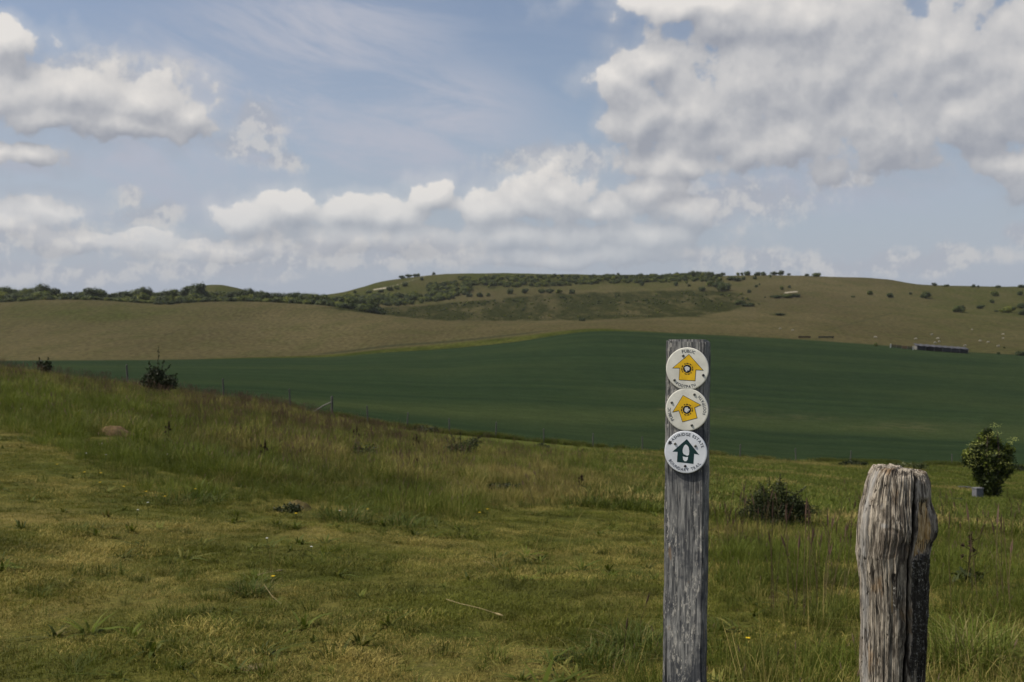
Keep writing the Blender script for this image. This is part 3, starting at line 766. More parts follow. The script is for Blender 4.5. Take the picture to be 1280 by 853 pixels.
# ------------------------------------------------------------------ the split gate post on the right
def stump_wood():
    m, nt, n, l = mat('split_post_wood'); w = N(nt); p = w.objc()
    dist = w.noise(p, 14, 3, out='Color')
    pw = w.vec('MULTIPLY_ADD', dist, (0.02, 0.02, 0.03), p)
    g1 = w.noise(w.scale(pw, (1, 1, 0.10)), 150, 7, 0.74); g2_ = w.noise(w.scale(pw, (1, 1, 0.16)), 70, 5, 0.65); blot = w.noise(w.scale(p, (1, 1, .5)), 24, 5, 0.65)
    col = w.mix(w.mapr(g1, 0.36, 0.64), (0.070, 0.058, 0.045), (0.44, 0.385, 0.31))
    rg = w.math('ABSOLUTE', w.math('SUBTRACT', w.noise(w.scale(pw, (1, 1, 0.045)), 52, 3, 0.6), 0.5)); fiss = w.mapr(rg, 0.0, 0.022, 1, 0)
    fiss = w.math('MULTIPLY', fiss, w.mapr(w.noise(p, 18, 2), 0.42, 0.55))
    kn_ = w.attr('knot'); col = w.mix(w.mapr(kn_, .2, .9, 0, .75), col, w.mix(g1, (0.035, 0.028, 0.022), (0.16, 0.125, 0.095)))
    col = w.mix(w.mapr(g2_, 0.50, 0.66, 0, .9), col, (0.040, 0.033, 0.027))
    col = w.mix(w.mapr(blot, 0.55, 0.70, 0, 0.65), col, (0.21, 0.135, 0.070))
    pale = w.attr('pale')
    col = w.mix(w.mapr(w.math('ADD', pale, w.math('MULTIPLY', w.math('SUBTRACT', g2_, 0.5), 0.8)), 0.4, 0.75), col, w.mix(g1, (0.21, 0.20, 0.19), (0.40, 0.385, 0.36)))
    gold = w.attr('gold')
    col = w.mix(w.mapr(w.math('ADD', gold, w.math('MULTIPLY', w.math('SUBTRACT', g2_, 0.5), 0.9)), 0.35, 0.65), col, w.mix(w.mapr(g1, .35, .65), (0.38, 0.235, 0.085), (0.72, 0.57, 0.36)))
    bark = w.attr('bark')
    lich = w.noise(p, 170, 5, 0.8); lich2 = w.noise(w.scale(p, (1, 1, .35)), 70, 4, .7)
    bc = w.mix(w.mapr(lich, 0.50, 0.66), (0.045, 0.040, 0.034), (0.36, 0.345, 0.31))
    bc = w.mix(w.mapr(lich2, 0.45, 0.6, 0, .8), bc, (0.034, 0.030, 0.026))
    col = w.mix(w.mapr(w.math('ADD', bark, w.math('MULTIPLY', w.math('SUBTRACT', lich2, 0.5), 0.9)), 0.4, 0.6), col, bc)
    cr = w.attr('crack'); col = w.mix(w.mapr(cr, .12, .5), col, (0.012, 0.010, 0.009)); col = w.mix(w.math('MULTIPLY', fiss, 0.9), col, (0.016, 0.013, 0.011))
    h = w.math('ADD', w.math('SUBTRACT', w.math('ADD', g1, w.math('MULTIPLY', g2_, -0.8)), fiss), w.math('MULTIPLY', w.math('MULTIPLY', bark, lich), 1.4))
    w.out(col, 0.9, 0.15, w.bump(h, 0.7, 0.004))
    return m
M_STUMP = stump_wood()
SY = 2.2; sk = SY / F
def stump():
    root = empty('gate_post', (0, 0, 0))
    tag(root, 'old round timber post split by a long crack, with flaking bark', 'post')
    NT, NZ = 420, 300
    rows = np.linspace(900, 586, NZ)
    zz_ = EYE - (rows - CY) * sk
    zb = float(ground((1118 - CX) * sk, SY)) - 0.05
    L = np.interp(rows, [586, 592, 600, 612, 625, 645, 660, 680, 692, 705, 725, 780, 853, 900], [1090, 1086, 1084, 1081.5, 1079, 1076, 1074.5, 1074.5, 1073, 1075, 1077, 1078, 1078, 1077])
    Rr = np.interp(rows, [586, 592, 600, 612, 622, 634, 645, 658, 668, 676, 690, 720, 780, 853, 900], [1158, 1159, 1160, 1160, 1160, 1163, 1165.5, 1166, 1165, 1161, 1158.5, 1157, 1156, 1153, 1152])
    cx = ((L + Rr) / 2 - CX) * sk; hw = (Rr - L) / 2 * sk
    th = np.linspace(-math.pi, math.pi, NT, endpoint=False)       # 0 = towards the camera (-Y)
    TH, ROW = np.meshgrid(th, rows)
    ZZ = EYE - (ROW - CY) * sk
    # stretch the column to the ground
    ZZ = np.where(ROW > 853, (EYE - (853 - CY) * sk) + (ZZ - (EYE - (853 - CY) * sk)) * 1.0, ZZ)
    ZZ[0, :] = zb
    HW = hw[:, None] * np.ones_like(TH)
    HW = HW + 0.0025 * (fbm(TH * 3 + 20, ZZ * 9, 3) - .5) * 2
    groove = (fbm(TH * 14 + 5, ZZ * 4 + 3, 3) - 0.5) * 0.0085 + (fbm(TH * 38 + 5, ZZ * 10 + 3, 3) - 0.5) * 0.0050
    tcr = np.interp(ROW, [580, 600, 640, 690, 760, 853, 900], [0.36, 0.36, 0.22, 0.19, 0.16, 0.11, .1]) + (fbm(ROW * .05, ROW * 0 + 3, 3) - .5) * .10
    d = TH - tcr
    wid = np.interp(ROW, [580, 600, 640, 700, 853, 900], [0.075, 0.07, 0.06, 0.045, 0.06, .06])
    crack = np.exp(-(d / wid) ** 2)
    r = HW + groove - 0.030 * np.exp(-(d / wid) ** 2) - 0.004 * sstep(0, .1, d) * (1 - sstep(.5, .8, d)) * sstep(625, 600, ROW)
    # hollow of torn wood right of the crack
    hol = sstep(0.06, 0.22, d) * (1 - sstep(0.50, 0.68, d)) * sstep(612, 630, ROW) * (1 - sstep(682, 694, ROW + 20 * (fbm(TH * 9, ROW * .05) - .5)))
    r = r - hol * (0.011 + 0.012 * (fbm(TH * 14 + 3, ZZ * 14 + 8, 3) - .5))
    # ragged edge at the bottom of the burr
    burr = sstep(0.62, 0.85, d) * (1 - sstep(1.5, 1.9, d)) * sstep(625, 645, ROW) * (1 - sstep(664, 674, ROW + 8 * (fbm(TH * 12, ROW * .1) - .5)))
    r = r + 0.002 * burr
    bark = sstep(0.05, 0.16, d + .10 * (fbm(TH * 4, ROW * .08) - .5)) * (1 - sstep(1.35, 1.7, d)) * sstep(684, 697, ROW + 30 * (fbm(TH * 8, ROW * .1 + 3) - .5)) * (1 - 0.6 * sstep(760, 850, ROW) * sstep(.35, .6, fbm(TH * 7, ROW * .02)))
    bark = np.maximum(bark, 0.9 * sstep(0.70, 0.9, d) * (1 - sstep(1.3, 1.6, d)) * sstep(655, 664, ROW) * (1 - sstep(676, 684, ROW)))
    r = r + bark * (0.004 * (fbm(TH * 24, ZZ * 70, 3) - 0.35))
    # second patch of bark scales left of the middle
    b2 = np.exp(-((TH + 0.28) / 0.10) ** 2) * sstep(700, 715, ROW) * (1 - sstep(735, 790, ROW))
    # knot
    kn = np.hypot((TH + 0.50) / 0.36, (ROW - 673) / 17.0)
    r = r + 0.001 * np.exp(-(kn * 1.0) ** 4) - 0.004 * 0.6 * np.exp(-((kn - 1.05) / 0.16) ** 2) * sstep(-0.55, -0.25, TH) * sstep(682, 672, ROW)
    pale = np.exp(-((TH + 1.35) / 0.42) ** 2) * 0.62 + 0.6 * np.exp(-((TH + .62) / .22) ** 2 - ((ROW - 652) / 6) ** 2) + 0.45 * np.exp(-((TH + .7) / .2) ** 2 - ((ROW - 628) / 10) ** 2) + .4 * sstep(800, 853, ROW) * np.exp(-((TH + .5) / .3) ** 2)  # first term paints the left flank paler, as the sun lights it
    gold = hol * (0.95 - 0.25 * (fbm(TH * 10, ROW * .1) - .5)) + 0.55 * np.exp(-((TH + 0.36) / 0.05) ** 2) * sstep(700, 712, ROW) * (1 - sstep(755, 775, ROW))
    # rounded top: heights fall away to the left, and the right lobe is a little lower
    r = r * (1 - 0.10 * sstep(600, 586, ROW) ** 2 * .55)
    Xo = cx[:, None] + r * np.sin(TH); Yo = SY - r * 0.95 * np.cos(TH)
    xr = (Xo - (1118 - CX) * sk) / (45 * sk)
    drop = (0.030 * sstep(-0.42, -1.0, xr) ** 1.2 + 0.009 * sstep(0.35, 0.5, xr) + 0.012 * sstep(0.2, 1.0, -np.cos(TH)) * 0) * sstep(650, 590, ROW) + 0.012 * crack * sstep(600, 588, ROW)
    Z2 = ZZ - drop + (0.010 * (fbm(TH * 6 + 2, ROW * 0.01) - .5) + 0.007 * (fbm(TH * 22 + 2, ROW * 0.01) - .5)) * sstep(622, 590, ROW)
    V = np.stack([Xo, Yo, Z2], -1).reshape(-1, 3)
    at = {k: v.ravel().tolist() for k, v in (('knot', np.clip(np.exp(-kn ** 4) * .8 + np.exp(-((kn - 1.05) / .13) ** 2) * sstep(-.9, -.3, TH) + .8 * np.exp(-((TH + .17 - .10 * np.sin(ROW * .12)) / .035) ** 2) * sstep(640, 655, ROW) * (1 - sstep(705, 725, ROW)), 0, 1)), ('crack', crack), ('pale', np.clip(pale, 0, 1)), ('gold', np.clip(gold, 0, 1)), ('bark', np.clip(np.maximum(bark, b2 * .8), 0, 1)))}
    V = V.tolist(); Fc = []
    for j in range(NZ - 1):
        for k in range(NT):
            k2 = (k + 1) % NT
            Fc.append((j * NT + k, j * NT + k2, (j + 1) * NT + k2, (j + 1) * NT + k))
    # cap rings
    last = (NZ - 1) * NT; ctr = np.array([cx[-1], SY]); prev = last
    for q, (sc_, up) in enumerate(((0.95, 0.002), (0.75, 0.003), (0.45, 0.003), (0.15, 0.003))):
        b0 = len(V)
        for k in range(NT):
            p = V[last + k]
            x = ctr[0] + (p[0] - ctr[0]) * sc_; y = ctr[1] + (p[1] - ctr[1]) * sc_
            ex = (x - (1118 - CX) * sk) / (45 * sk)
            z = p[2] * sc_ + (zz_[-1] - 0.030 * sstep(-0.42, -1.0, ex) ** 1.2) * (1 - sc_) + up + 0.004 * (vnoise(np.array([x * 400]), np.array([y * 400]))[0] - .5)
            V.append([x, y, float(z) - .008 * float(np.exp(-((k / NT * 2 * math.pi - math.pi - .36) / .09) ** 2)) * sc_])
        for kk, vv in (('knot', .0), ('crack', .0), ('pale', .25), ('gold', 0), ('bark', 0)): at[kk] += [vv] * NT
        for k in range(NT):
            k2 = (k + 1) % NT
            Fc.append((prev + k, prev + k2, b0 + k2, b0 + k))
        prev = b0
    Fc.append(tuple(prev + k for k in range(NT)))
    o0 = Vector(((1118 - CX) * sk, SY, zb))
    V = [(v[0] - o0.x, v[1] - o0.y, v[2] - o0.z) for v in V]
    root.location = o0
    # split the flaking bark off as a part of its own
    bk = np.array(at['bark']); NV = len(V)
    isb = [sum(bk[i] for i in f) / len(f) > 0.5 and max(f) < NZ * NT for f in Fc]
    def sub(name, flag):
        fs = [f for f, b in zip(Fc, isb) if b == flag]; used = sorted({i for f in fs for i in f}); mp = {u: i for i, u in enumerate(used)}
        return mesh_obj(name, [V[u] for u in used], [tuple(mp[i] for i in f) for f in fs], M_STUMP, root, True, attrs={k: [at[k][u] for u in used] for k in at})
    sub('timber', False); b = sub('bark', True); tag(b, 'dark flaking bark spotted with grey lichen')
    return root
stump()

# ------------------------------------------------------------------ foliage builders
def leaves(blobs, n, size, seed, outward=0.5, shell=0.55, zsq=1.0):
    r = np.random.default_rng(seed)
    B = np.array(blobs, float); vol = (B[:, 3] * B[:, 4] * B[:, 5]) ** (2 / 3); pk = r.choice(len(B), n, p=vol / vol.sum())
    u = r.normal(size=(n, 3)); u /= np.linalg.norm(u, axis=1)[:, None]
    rad = (shell + (1 - shell) * r.random(n)) * (0.85 + 0.3 * r.random(n))
    P = B[pk, :3] + u * B[pk, 3:6] * rad[:, None]
    nr = r.normal(size=(n, 3)); nr /= np.linalg.norm(nr, axis=1)[:, None]
    nr = nr * (1 - outward) + (u + np.array([0, 0, .35])) * outward; nr /= np.linalg.norm(nr, axis=1)[:, None]
    tmp = r.normal(size=(n, 3)); a = np.cross(nr, tmp); a /= np.linalg.norm(a, axis=1)[:, None]; b = np.cross(nr, a)
    s_ = size * (0.6 + 0.8 * r.random(n))[:, None]
    Q = np.stack([P - a * s_, P + b * s_ * 0.55, P + a * s_, P - b * s_ * 0.55], 1).reshape(-1, 3)
    mb = MB()
    mb.v = [tuple(q) for q in Q]; mb.f = [(4 * i, 4 * i + 1, 4 * i + 2, 4 * i + 3) for i in range(n)]
    bc = r.random(len(B))[pk] * 0.5 + r.random(n) * 0.5
    mb.c = np.repeat(bc, 4).tolist(); mb.m = [0] * n
    return mb

M_TRUNK = simple('bark_grey_brown', (0.055, 0.043, 0.032), 0.9, 0.1, 0.4, 8)
M_FAR = leafmat('far_foliage', (0.026, 0.038, 0.007), (0.072, 0.094, 0.012), (0.200, 0.215, 0.024), 0.3, 0.06)
M_FARD = leafmat('far_dark_foliage', (0.022, 0.033, 0.008), (0.038, 0.055, 0.012), (0.066, 0.086, 0.017), 0.2, 0.06)
M_HAW = leafmat('dark_bush_foliage', (0.010, 0.015, 0.004), (0.026, 0.035, 0.009), (0.060, 0.074, 0.016), 0.2, 2.0)
M_ELDER = leafmat('elder_foliage', (0.010, 0.017, 0.004), (0.036, 0.053, 0.008), (0.210, 0.255, 0.024), 0.36, 0.9, 0.62)
M_SUNLEAF = simple('cream_blossom', (0.34, 0.37, 0.10), 0.7, 0.1, 0.2, 4)  # bright yellow-green that colours the elder's leaf clumps as sunlit
M_SHRUBG = leafmat('grey_green_shrub', (0.022, 0.030, 0.009), (0.046, 0.058, 0.016), (0.085, 0.095, 0.028), 0.15, 2.0)

# far tree kinds, unit sized (height 1, width about 1)
def far_proto(name, kind, seed, mtl, link=False):
    r = random.Random(seed); bl = []
    if kind == 'tree':
        bl = [(0, 0, .58, .36, .36, .36)]
        for k in range(7):
            a = r.random() * 6.28; d = .22 + .16 * r.random()
            bl.append((d * math.cos(a), d * math.sin(a), .36 + .42 * r.random(), .19 + .09 * r.random(), .2, .17 + .07 * r.random()))
        lv = leaves(bl, 1900, .042, seed, .65, .6)
    else:
        bl = [(0, 0, .40, .40, .40, .40)]
        for k in range(5):
            a = r.random() * 6.28; d = .25 + .15 * r.random()
            bl.append((d * math.cos(a), d * math.sin(a), .22 + .35 * r.random(), .2 + .08 * r.random(), .22, .2 + .06 * r.random()))
        lv = leaves(bl, 1300, .055, seed, .65, .55)
    root = bpy.data.objects.new(name, None)
    cr = lv.build('crown', mtl, None, False, False)
    # closed core so that the crown is not see-through
    core = MB()
    t = MB(); t.tube([(0, 0, -.08), (0.01, 0, .2), (0, .01, .5)], [.045, .035, .02], 5)
    if kind == 'tree':
        for k in range(3): t.tube([(0, 0, .22), (.16 * math.cos(k * 2.1), .16 * math.sin(k * 2.1), .5)], [.02, .008], 4)
    tr = t.build('trunk', M_TRUNK, None, False, False)
    return cr.data, tr.data

PROTO = {}
for kind in ('tree', 'bush'):
    for mm, mtl in (('mid', M_FAR), ('dark', M_FARD)):
        PROTO[kind, mm] = [far_proto(kind, kind, 100 + i + (50 if mm == 'dark' else 0), mtl) for i in range(4)]

def place_plant(kind, tone, loc, w_, h_, label, group=None, name=None, rz=None, parts=True):
    cr, tr = random.choice(PROTO[kind, tone])
    root = empty(name or kind, loc, random.random() * 6.28 if rz is None else rz)
    root.scale = (w_, w_, h_)
    tag(root, label, kind if name is None else name.split('_')[-1], group)
    for nm, me in (('crown', cr), ('trunk', tr)):
        o = bpy.data.objects.new(nm, me); COL.objects.link(o); o.parent = root
    return root

# --- the wood along the left ridge
TOP = [(-80, 358), (-30, 356), (0, 353), (8, 355), (30, 358), (45, 354), (52, 351.5), (62, 355), (75, 361), (100, 361), (118, 357.5), (133, 363), (150, 360), (160, 358), (178, 355.5), (195, 360), (215, 357), (235, 357.5), (245, 350.5), (252, 356), (262, 361), (290, 361), (312, 357.5), (325, 359.5), (345, 363), (365, 362), (395, 362.5), (410, 365), (432, 367), (450, 367)]
def top_at(px): return float(np.interp(px, [q[0] for q in TOP], [q[1] for q in TOP]))
def bot_at(px): return float(np.interp(px, [-80, 0, 40, 90, 120, 180, 260, 300, 340, 400, 440, 480], [382, 380, 376.5, 376, 380, 382.5, 379, 377, 378, 381, 383, 383]))
WG = 'trees and bushes of the long wood on the ridge'
peaks = {52: 'tallest rounded tree of the wood, standing above the rest near its far end', 118: 'broad round topped dark tree, widest crown in the ridge wood', 245: 'upright dark tree rising from the wood beside the grassy mound', 178: 'pointed tree on the wood skyline between the two broad crowns', 312: 'round tree just past the grassy mound on the wood skyline'}
px = -70.0
while px < 470:
    for row, Yc in ((0, 815), (1, 785), (2, 752)):
        p = px + random.uniform(-4, 4); Yp = Yc + random.uniform(-12, 12)
        t = (p - CX) / F; g = float(Zt(t, Yp))
        if row == 0: top = top_at(p) + random.uniform(0, 2.5)
        elif row == 1: top = top_at(p) + random.uniform(4, 9)
        else: top = bot_at(p) - random.uniform(5, 9.5)
        zt = EYE - (top - CY) / F * Yp
        hh = max(zt - g, 3.5); ww = hh * random.uniform(0.95, 1.35) if row < 2 else hh * random.uniform(1.3, 2.0)
        lab = 'bushy green tree in the crowded wood along the ridge top' if row < 2 else 'low bush on the lower edge of the wood above the tan slope'
        place_plant('tree' if row < 1 else 'bush', 'dark' if random.random() < (0.5 if row < 1 else 0.3) else 'mid', (t * Yp, Yp, g - 0.1 * hh), ww, hh, lab, WG + (' front' if row == 2 else ''))
    px += 8.6
for p, lab in peaks.items():
    Yp = 800; t = (p - CX) / F; g = float(Zt(t, Yp)); hh = EYE - (top_at(p) - CY) / F * Yp - g
    place_plant('tree', 'dark', (t * Yp, Yp, g - 0.8), hh * (1.5 if p == 118 else 0.9), hh + .3, lab)

# --- bushes and trees on the main hill: (px, row of the foot, width px, height px)
HB = [
 (1087.5,369,7,7,'small dark bush on the bare upper slope, first past the hill path end'),(1112.7,372.5,8.5,8,'round dark bush on the open slope straight above the path end'),(1138,368.5,4,4,None),
 (1156.5,373,13,10,'broad bush with a pale green top on the open upper slope'),(1168,357.5,6,5,None),(1182.5,358.5,8,3.5,None),(1216.7,359.5,4.5,5,None),(1223,359.5,3,3.5,None),(1247.6,360,7,4,None),(1277,360,8,5,None),
 (1243,370.5,9,8,'dark bush in line above a smaller one, high on the hill edge'),(1240.4,379,6,6,None),(1197.5,390.5,15,11,'largest dark bush on the lower slope, two lobed'),(1225.3,386,10,6,None),(1245.6,390,5,3,None),
 (1260,391,16,9,'wide grey green bush low on the hillside'),(1275.3,369.5,7,7,None),(1277,386,11,9,None),(1279,394,11,9,None),(1067,372,6,3,None),(1095,433,5,6,'lone dark bush on the crop edge beside the hurdle fence'),
 (1248,443,4,4,None),(1255,435.5,3,3,None),(1275,444.5,15,7,'low wide bush on the crop edge past the long shed'),
 (903.5,344,6,5,None),(922,344.5,5,5,None),(927.6,344.5,4,5,None),(935,345,9,7.5,None),(946.5,345,8,6,None),(954,345,7,6.5,None),(962,347,4.5,5,None),(968,344.5,9,6,None),(976,344.5,7,8,'tallest bush on the skyline above the chalk scar'),(986,344.5,5,3.5,None),(1008,345.5,6,4,None),(1020,346,13,6,'wide dark bush alone on the hill skyline'),
 (921.6,352,10,7,None),(913,351,10,7,None),(929,350.5,5,6,None),(943.6,349.5,5,5.5,None),(889,358.5,12,10,None),(903.5,364.5,18,13,'big dense bush, largest of the cluster below the skyline trees'),(897,360,13,10,None),(878.6,364,10,7,None),(846,357,5,6,None),(857.7,355,4,5,None),(861,358.5,4,4,None),
 (936,366.5,5,5.5,None),(945,359.5,4,4.5,None),(949.5,356.5,2.5,3,None),(977.5,362.5,5.5,6,None),(987,360.5,3.5,5,None),
 (924,381,14,7,None),(936,383.5,16,6,None),(970.6,373,14,5,None),(982.6,372.5,14,5.5,None),(994.6,371.5,14,5,None),(975,394.5,11,4,None),
 (587,371.5,8,6.5,None),(600,371.5,8,7,None),(610.4,371,6,6,None),(637,368,9,9,None),(656,367,9,8,None),(678,367,10,7,None),(687,367,10,7.5,None),(698.4,367,9,6.5,None),(715.6,367.5,8,7,None),(802.4,358,5,8,None),(845,358,5,7,None),(773,344,4,3.5,None),(820,346.5,4,3,None),(846,344.5,5,5,None),
 (503,348.5,9,5,None),(511,347,9,5.5,None),(519,345.5,8,5,None),(523,344.5,5,5,None),(542,343,4,4.5,'tiny lone bush on the crest above the chalk track'),(527.6,351,5,6,None),(505.6,358.5,8,7,None),(487.6,364,8,7,None),(496,362,7,6,None),(476,366,8,5,None),(461,367,8,5,None),(444,367,4,5,None),
 (728,401.5,8,5,None),
]
for k in range(9): HB.append((856 + 5 * k + random.uniform(-1, 1), 347 + random.uniform(-.5, 1), 10, random.uniform(8, 12) if 1 < k < 7 else 6.5, None))
for i, (p, r0, w_, h_, lab) in enumerate(HB):
    loc = px2(p, r0, 455 if r0 > 420 else 560); k = loc.y / F
    g = None
    if lab is None:
        if r0 < 349: lab, g = 'small dark bush on the skyline of the far hill', 'bushes along the hill skyline'
        elif p > 1000: lab, g = 'small dark bush dotted on the open grassy hillside', 'bushes dotted on the open hillside'
        else: lab, g = 'dark thorn bush on the scrubby middle of the far hill', 'thorn bushes on the scrubby hill'
    loc.z -= 0.15
    place_plant('bush', 'dark' if i % 5 else 'mid', loc, w_ * k * 1.08, h_ * k * 1.12, lab, g)
# bands of thorn scrub on the main hill
SG = 'scrub bushes in the bands below the hill crest'
def band(top, bot, x0, x1, n, tone, wpx, hpx):
    for i in range(n):
        p = random.uniform(x0, x1); a = np.interp(p, *zip(*top)); b = np.interp(p, *zip(*bot))
        r0 = random.uniform(a, b); loc = px2(p, r0, 700); k = loc.y / F; loc.z -= 0.2
        place_plant('bush', tone if random.random() < .7 else 'dark', loc, k * random.uniform(*wpx), k * random.uniform(*hpx), 'rounded scrub bush crowded in a band across the far hill', SG)
band([(430, 372), (520, 371), (560, 367), (585, 361)], [(430, 383), (500, 382), (560, 375), (585, 367)], 430, 585, 34, 'mid', (9, 14), (6, 9.5))
band([(537, 358), (585, 356)], [(537, 364), (585, 363)], 535, 590, 10, 'mid', (7, 12), (5, 7.5))
band([(575, 349), (640, 347), (740, 346), (860, 347)], [(575, 359), (640, 360), (700, 358), (760, 354), (860, 352)], 575, 862, 34, 'mid', (9, 15), (4.5, 7))

SP, SS = [], []
def mass(top, bot, x0, x1, n, h0, h1):
    for i in range(n):
        p = random.uniform(x0, x1); a = np.interp(p, *zip(*top)); b = np.interp(p, *zip(*bot))
        loc = px2(p, random.uniform(a, b), 700); k = loc.y / F; loc.z -= 0.3
        SP.append(tuple(loc)); SS.append(k * random.uniform(h0, h1))
mass([(430, 372), (520, 370), (560, 366), (585, 361)], [(430, 384), (500, 383), (560, 376), (585, 368)], 428, 585, 190, 5, 9)
mass([(537, 356), (585, 353)], [(537, 365), (585, 363)], 535, 592, 60, 4, 7.5)
mass([(575, 348), (640, 346.5), (740, 346), (860, 346)], [(575, 359), (640, 360), (700, 358), (760, 355), (860, 353)], 575, 900, 330, 4, 7)
mass([(560, 380), (700, 372), (860, 366), (960, 370)], [(560, 384), (700, 380), (860, 382), (960, 386)], 560, 960, 120, 2, 4)
mass([(450, 386), (560, 385), (860, 372), (900, 374)], [(450, 392), (560, 400), (860, 398), (900, 390)], 450, 900, 170, 1.5, 3.2)
so_ = []
for mm in ('mid', 'dark'):
    for cr_m, _t in PROTO['bush', mm][:3 if mm == 'mid' else 2]:
        so_.append(bpy.data.objects.new('scrub_source', cr_m))
scatter('hill_scrub', 'dense dark thorn scrub covering the middle of the far hill', so_, np.array(SP), SS, np.zeros(len(SP)), np.ones(len(SP)), tilt=0.05)['category'] = 'scrub'

# ------------------------------------------------------------------ mid-distance bushes
def mid_bush(name, loc, blobs, n, size, mtl, label, seed, cat='bush', shoots=(), stems=4, shoot_leaf=None):
    root = empty(name, loc); tag(root, label, cat)
    mb = leaves(blobs, n, size, seed, .35, .35)
    r = np.random.default_rng(seed + 5)
    for (a, b) in shoots:
        a, b = np.array(a, float), np.array(b, float)
        for k in range(46):
            q = r.random(); p = a + (b - a) * q + r.normal(size=3) * .035 * (1.25 - q)
            d = r.normal(size=3); d /= np.linalg.norm(d); e = np.cross(d, r.normal(size=3)); e /= np.linalg.norm(e); s_ = (shoot_leaf or size) * (.6 + .6 * r.random())
            mb.add([p - d * s_, p + e * s_ * .5, p + d * s_, p - e * s_ * .5], [(0, 1, 2, 3)], float(r.random() * .8))
    mb.build('foliage', mtl, root)
    t = MB(); top = max(b[2] for b in blobs)
    for k in range(stems):
        a = 6.28 * k / stems + r.random(); b = blobs[k % len(blobs)]
        t.tube([(0.04 * math.cos(a), .04 * math.sin(a), -.05), (b[0] * .5, b[1] * .5, b[2] * .5), (b[0], b[1], b[2] + b[5] * .4)], [.03, .02, .008], 5)
    for (a, b) in shoots: t.tube([a, b], [.012, .004], 4)
    t.build('stem', M_TRUNK, root)
    return root

# big dark bush near the split post
L0 = px2(968, 661, 6, 60); L0.z -= .05; TB = L0.y / 25.5
bl = [(0, 0, .45, .55, .5, .42), (-.45, 0, .38, .4, .4, .36), (.42, 0, .42, .4, .4, .38), (.1, 0, .85, .22, .25, .38), (-.25, .1, .72, .32, .3, .3), (.38, -.05, .66, .3, .3, .28), (-.68, 0, .3, .2, .25, .24), (.66, .0, .5, .16, .2, .2), (.0, -.2, .2, .75, .4, .2)]
mid_bush('thorn_bush', L0, bl, 11000, .024, M_HAW, 'dark dense thorny bush standing in the grass beyond the two wooden posts', 301, shoots=[((.1, 0, 1.0), (.13, 0, 1.32)), ((.45, 0, .8), (.72, 0, 1.02)), ((-.5, 0, .6), (-.78, 0, .78)), ((-.25, 0, .9), (-.36, 0, 1.15)), ((.6, 0, .4), (.95, 0, .42)), ((-.1, .1, 1.0), (-.12, 0, 1.22))]).scale = (TB,) * 3
# sapling bush on the brow
L0 = atpx(198, 47); L0.z += .22
mid_bush('sapling_bush', L0, [(0, 0, .40, .6, .45, .40), (.4, 0, .34, .45, .4, .32), (-.36, 0, .46, .40, .35, .34), (-.1, 0, .75, .34, .3, .30)], 3600, .045, M_HAW,
         'dark bush with long upright shoots standing on the grassy brow', 302, shoots=[((-.05, 0, .6), (0.02, 0, 1.85)), ((-.3, 0, .6), (-.38, 0, 1.25)), ((.1, 0, .6), (.55, 0, 1.15)), ((.2, 0, .5), (.8, 0, .72)), ((.3, 0, .4), (.75, 0, .45)), ((-.2, 0, .6), (-.55, 0, .98)), ((.05, 0, .6), (.25, 0, 1.3))], shoot_leaf=.05)
L0 = atpx(55, 50); L0.z += .15
mid_bush('small_bush', L0, [(0, 0, .35, .3, .3, .3), (-.15, 0, .5, .2, .2, .2), (.2, 0, .4, .2, .2, .25)], 700, .045, M_HAW, 'small dark bush at the very end of the brow against the crop', 303, shoots=[((-.1, 0, .5), (-.22, 0, .8)), ((.1, 0, .5), (.2, 0, .78))], shoot_leaf=.045)
# dark spreading bush in the long grass, centre
L0 = px2(580, 574, 6, 70); L0.z += .06
mid_bush('sprawling_bush', L0, [(0, 0, .3, .5, .4, .22), (.3, 0, .48, .3, .25, .17), (-.4, 0, .25, .3, .3, .2)], 1500, .026, M_SHRUBG, 'sprawling bush with a dark leaning branch in the long grass', 304,
         shoots=[((.1, 0, .4), (.72, 0, .78)), ((.15, 0, .4), (.6, 0, .7)), ((-.1, 0, .3), (-.12, 0, .85)), ((-.3, 0, .3), (-.6, 0, .62)), ((-.2, 0, .3), (-.42, 0, .75))], shoot_leaf=.03)
for (p, Yd, w_, h_, mtl, lab, sd) in ((625, 613, .40, .16, M_HAW, 'low dark cushion of foliage in the grass below the sprawling bush', 310),
        (455, 577, .38, .42, M_SHRUBG, 'scruffy shrub with bare dark stems halfway up the meadow', 311), (530, 541, .95, .42, M_HAW, 'low dark bramble patch at the crop edge beside the braced fence post', 312),
        (500, 548, .28, .28, M_SHRUBG, 'small round shrub on the meadow above the scruffy one', 313), (680, 561, .6, .35, M_HAW, 'small dark bramble at the crop edge between two fence posts', 314),
        (1068, 583, 1.4, .55, M_HAW, 'dark bramble clump by the fence, directly beyond the split post', 315), (1140, 587, 2.0, .6, M_SHRUBG, 'long bramble clump on the fence line nearest the elder tree', 316),
        (1192, 628, .7, .22, M_SHRUBG, 'low shrub on the pasture beside the white box', 317), (1268, 589, 1.2, .6, M_HAW, 'dark bush behind the elder tree at the fence', 318),
        (1008, 652, .3, .3, M_SHRUBG, 'small leafy shrub in the grass just beside the dark dense bush', 319), (905, 640, .25, .2, M_SHRUBG, 'tiny green shrub in dry grass by the waymark post edge', 320), (356, 641, .18, .10, M_HAW, 'small dark cushion plant beside the bare earth mound', 321)):
    L0 = px2(p, Yd, 6, 120); L0.z -= .02; Yd = L0.y
    r = random.Random(sd)
    bl = [(r.uniform(-.7, .7) * w_, r.uniform(-.4, .4) * w_, h_ * r.uniform(.3, .6), w_ * .45, w_ * .4, h_ * r.uniform(.45, .6)) for k in range(7)]
    mid_bush('low_shrub', L0, bl, 900 if Yd < 45 else 700, max(.016, Yd * .0010), mtl, lab, sd, 'shrub')

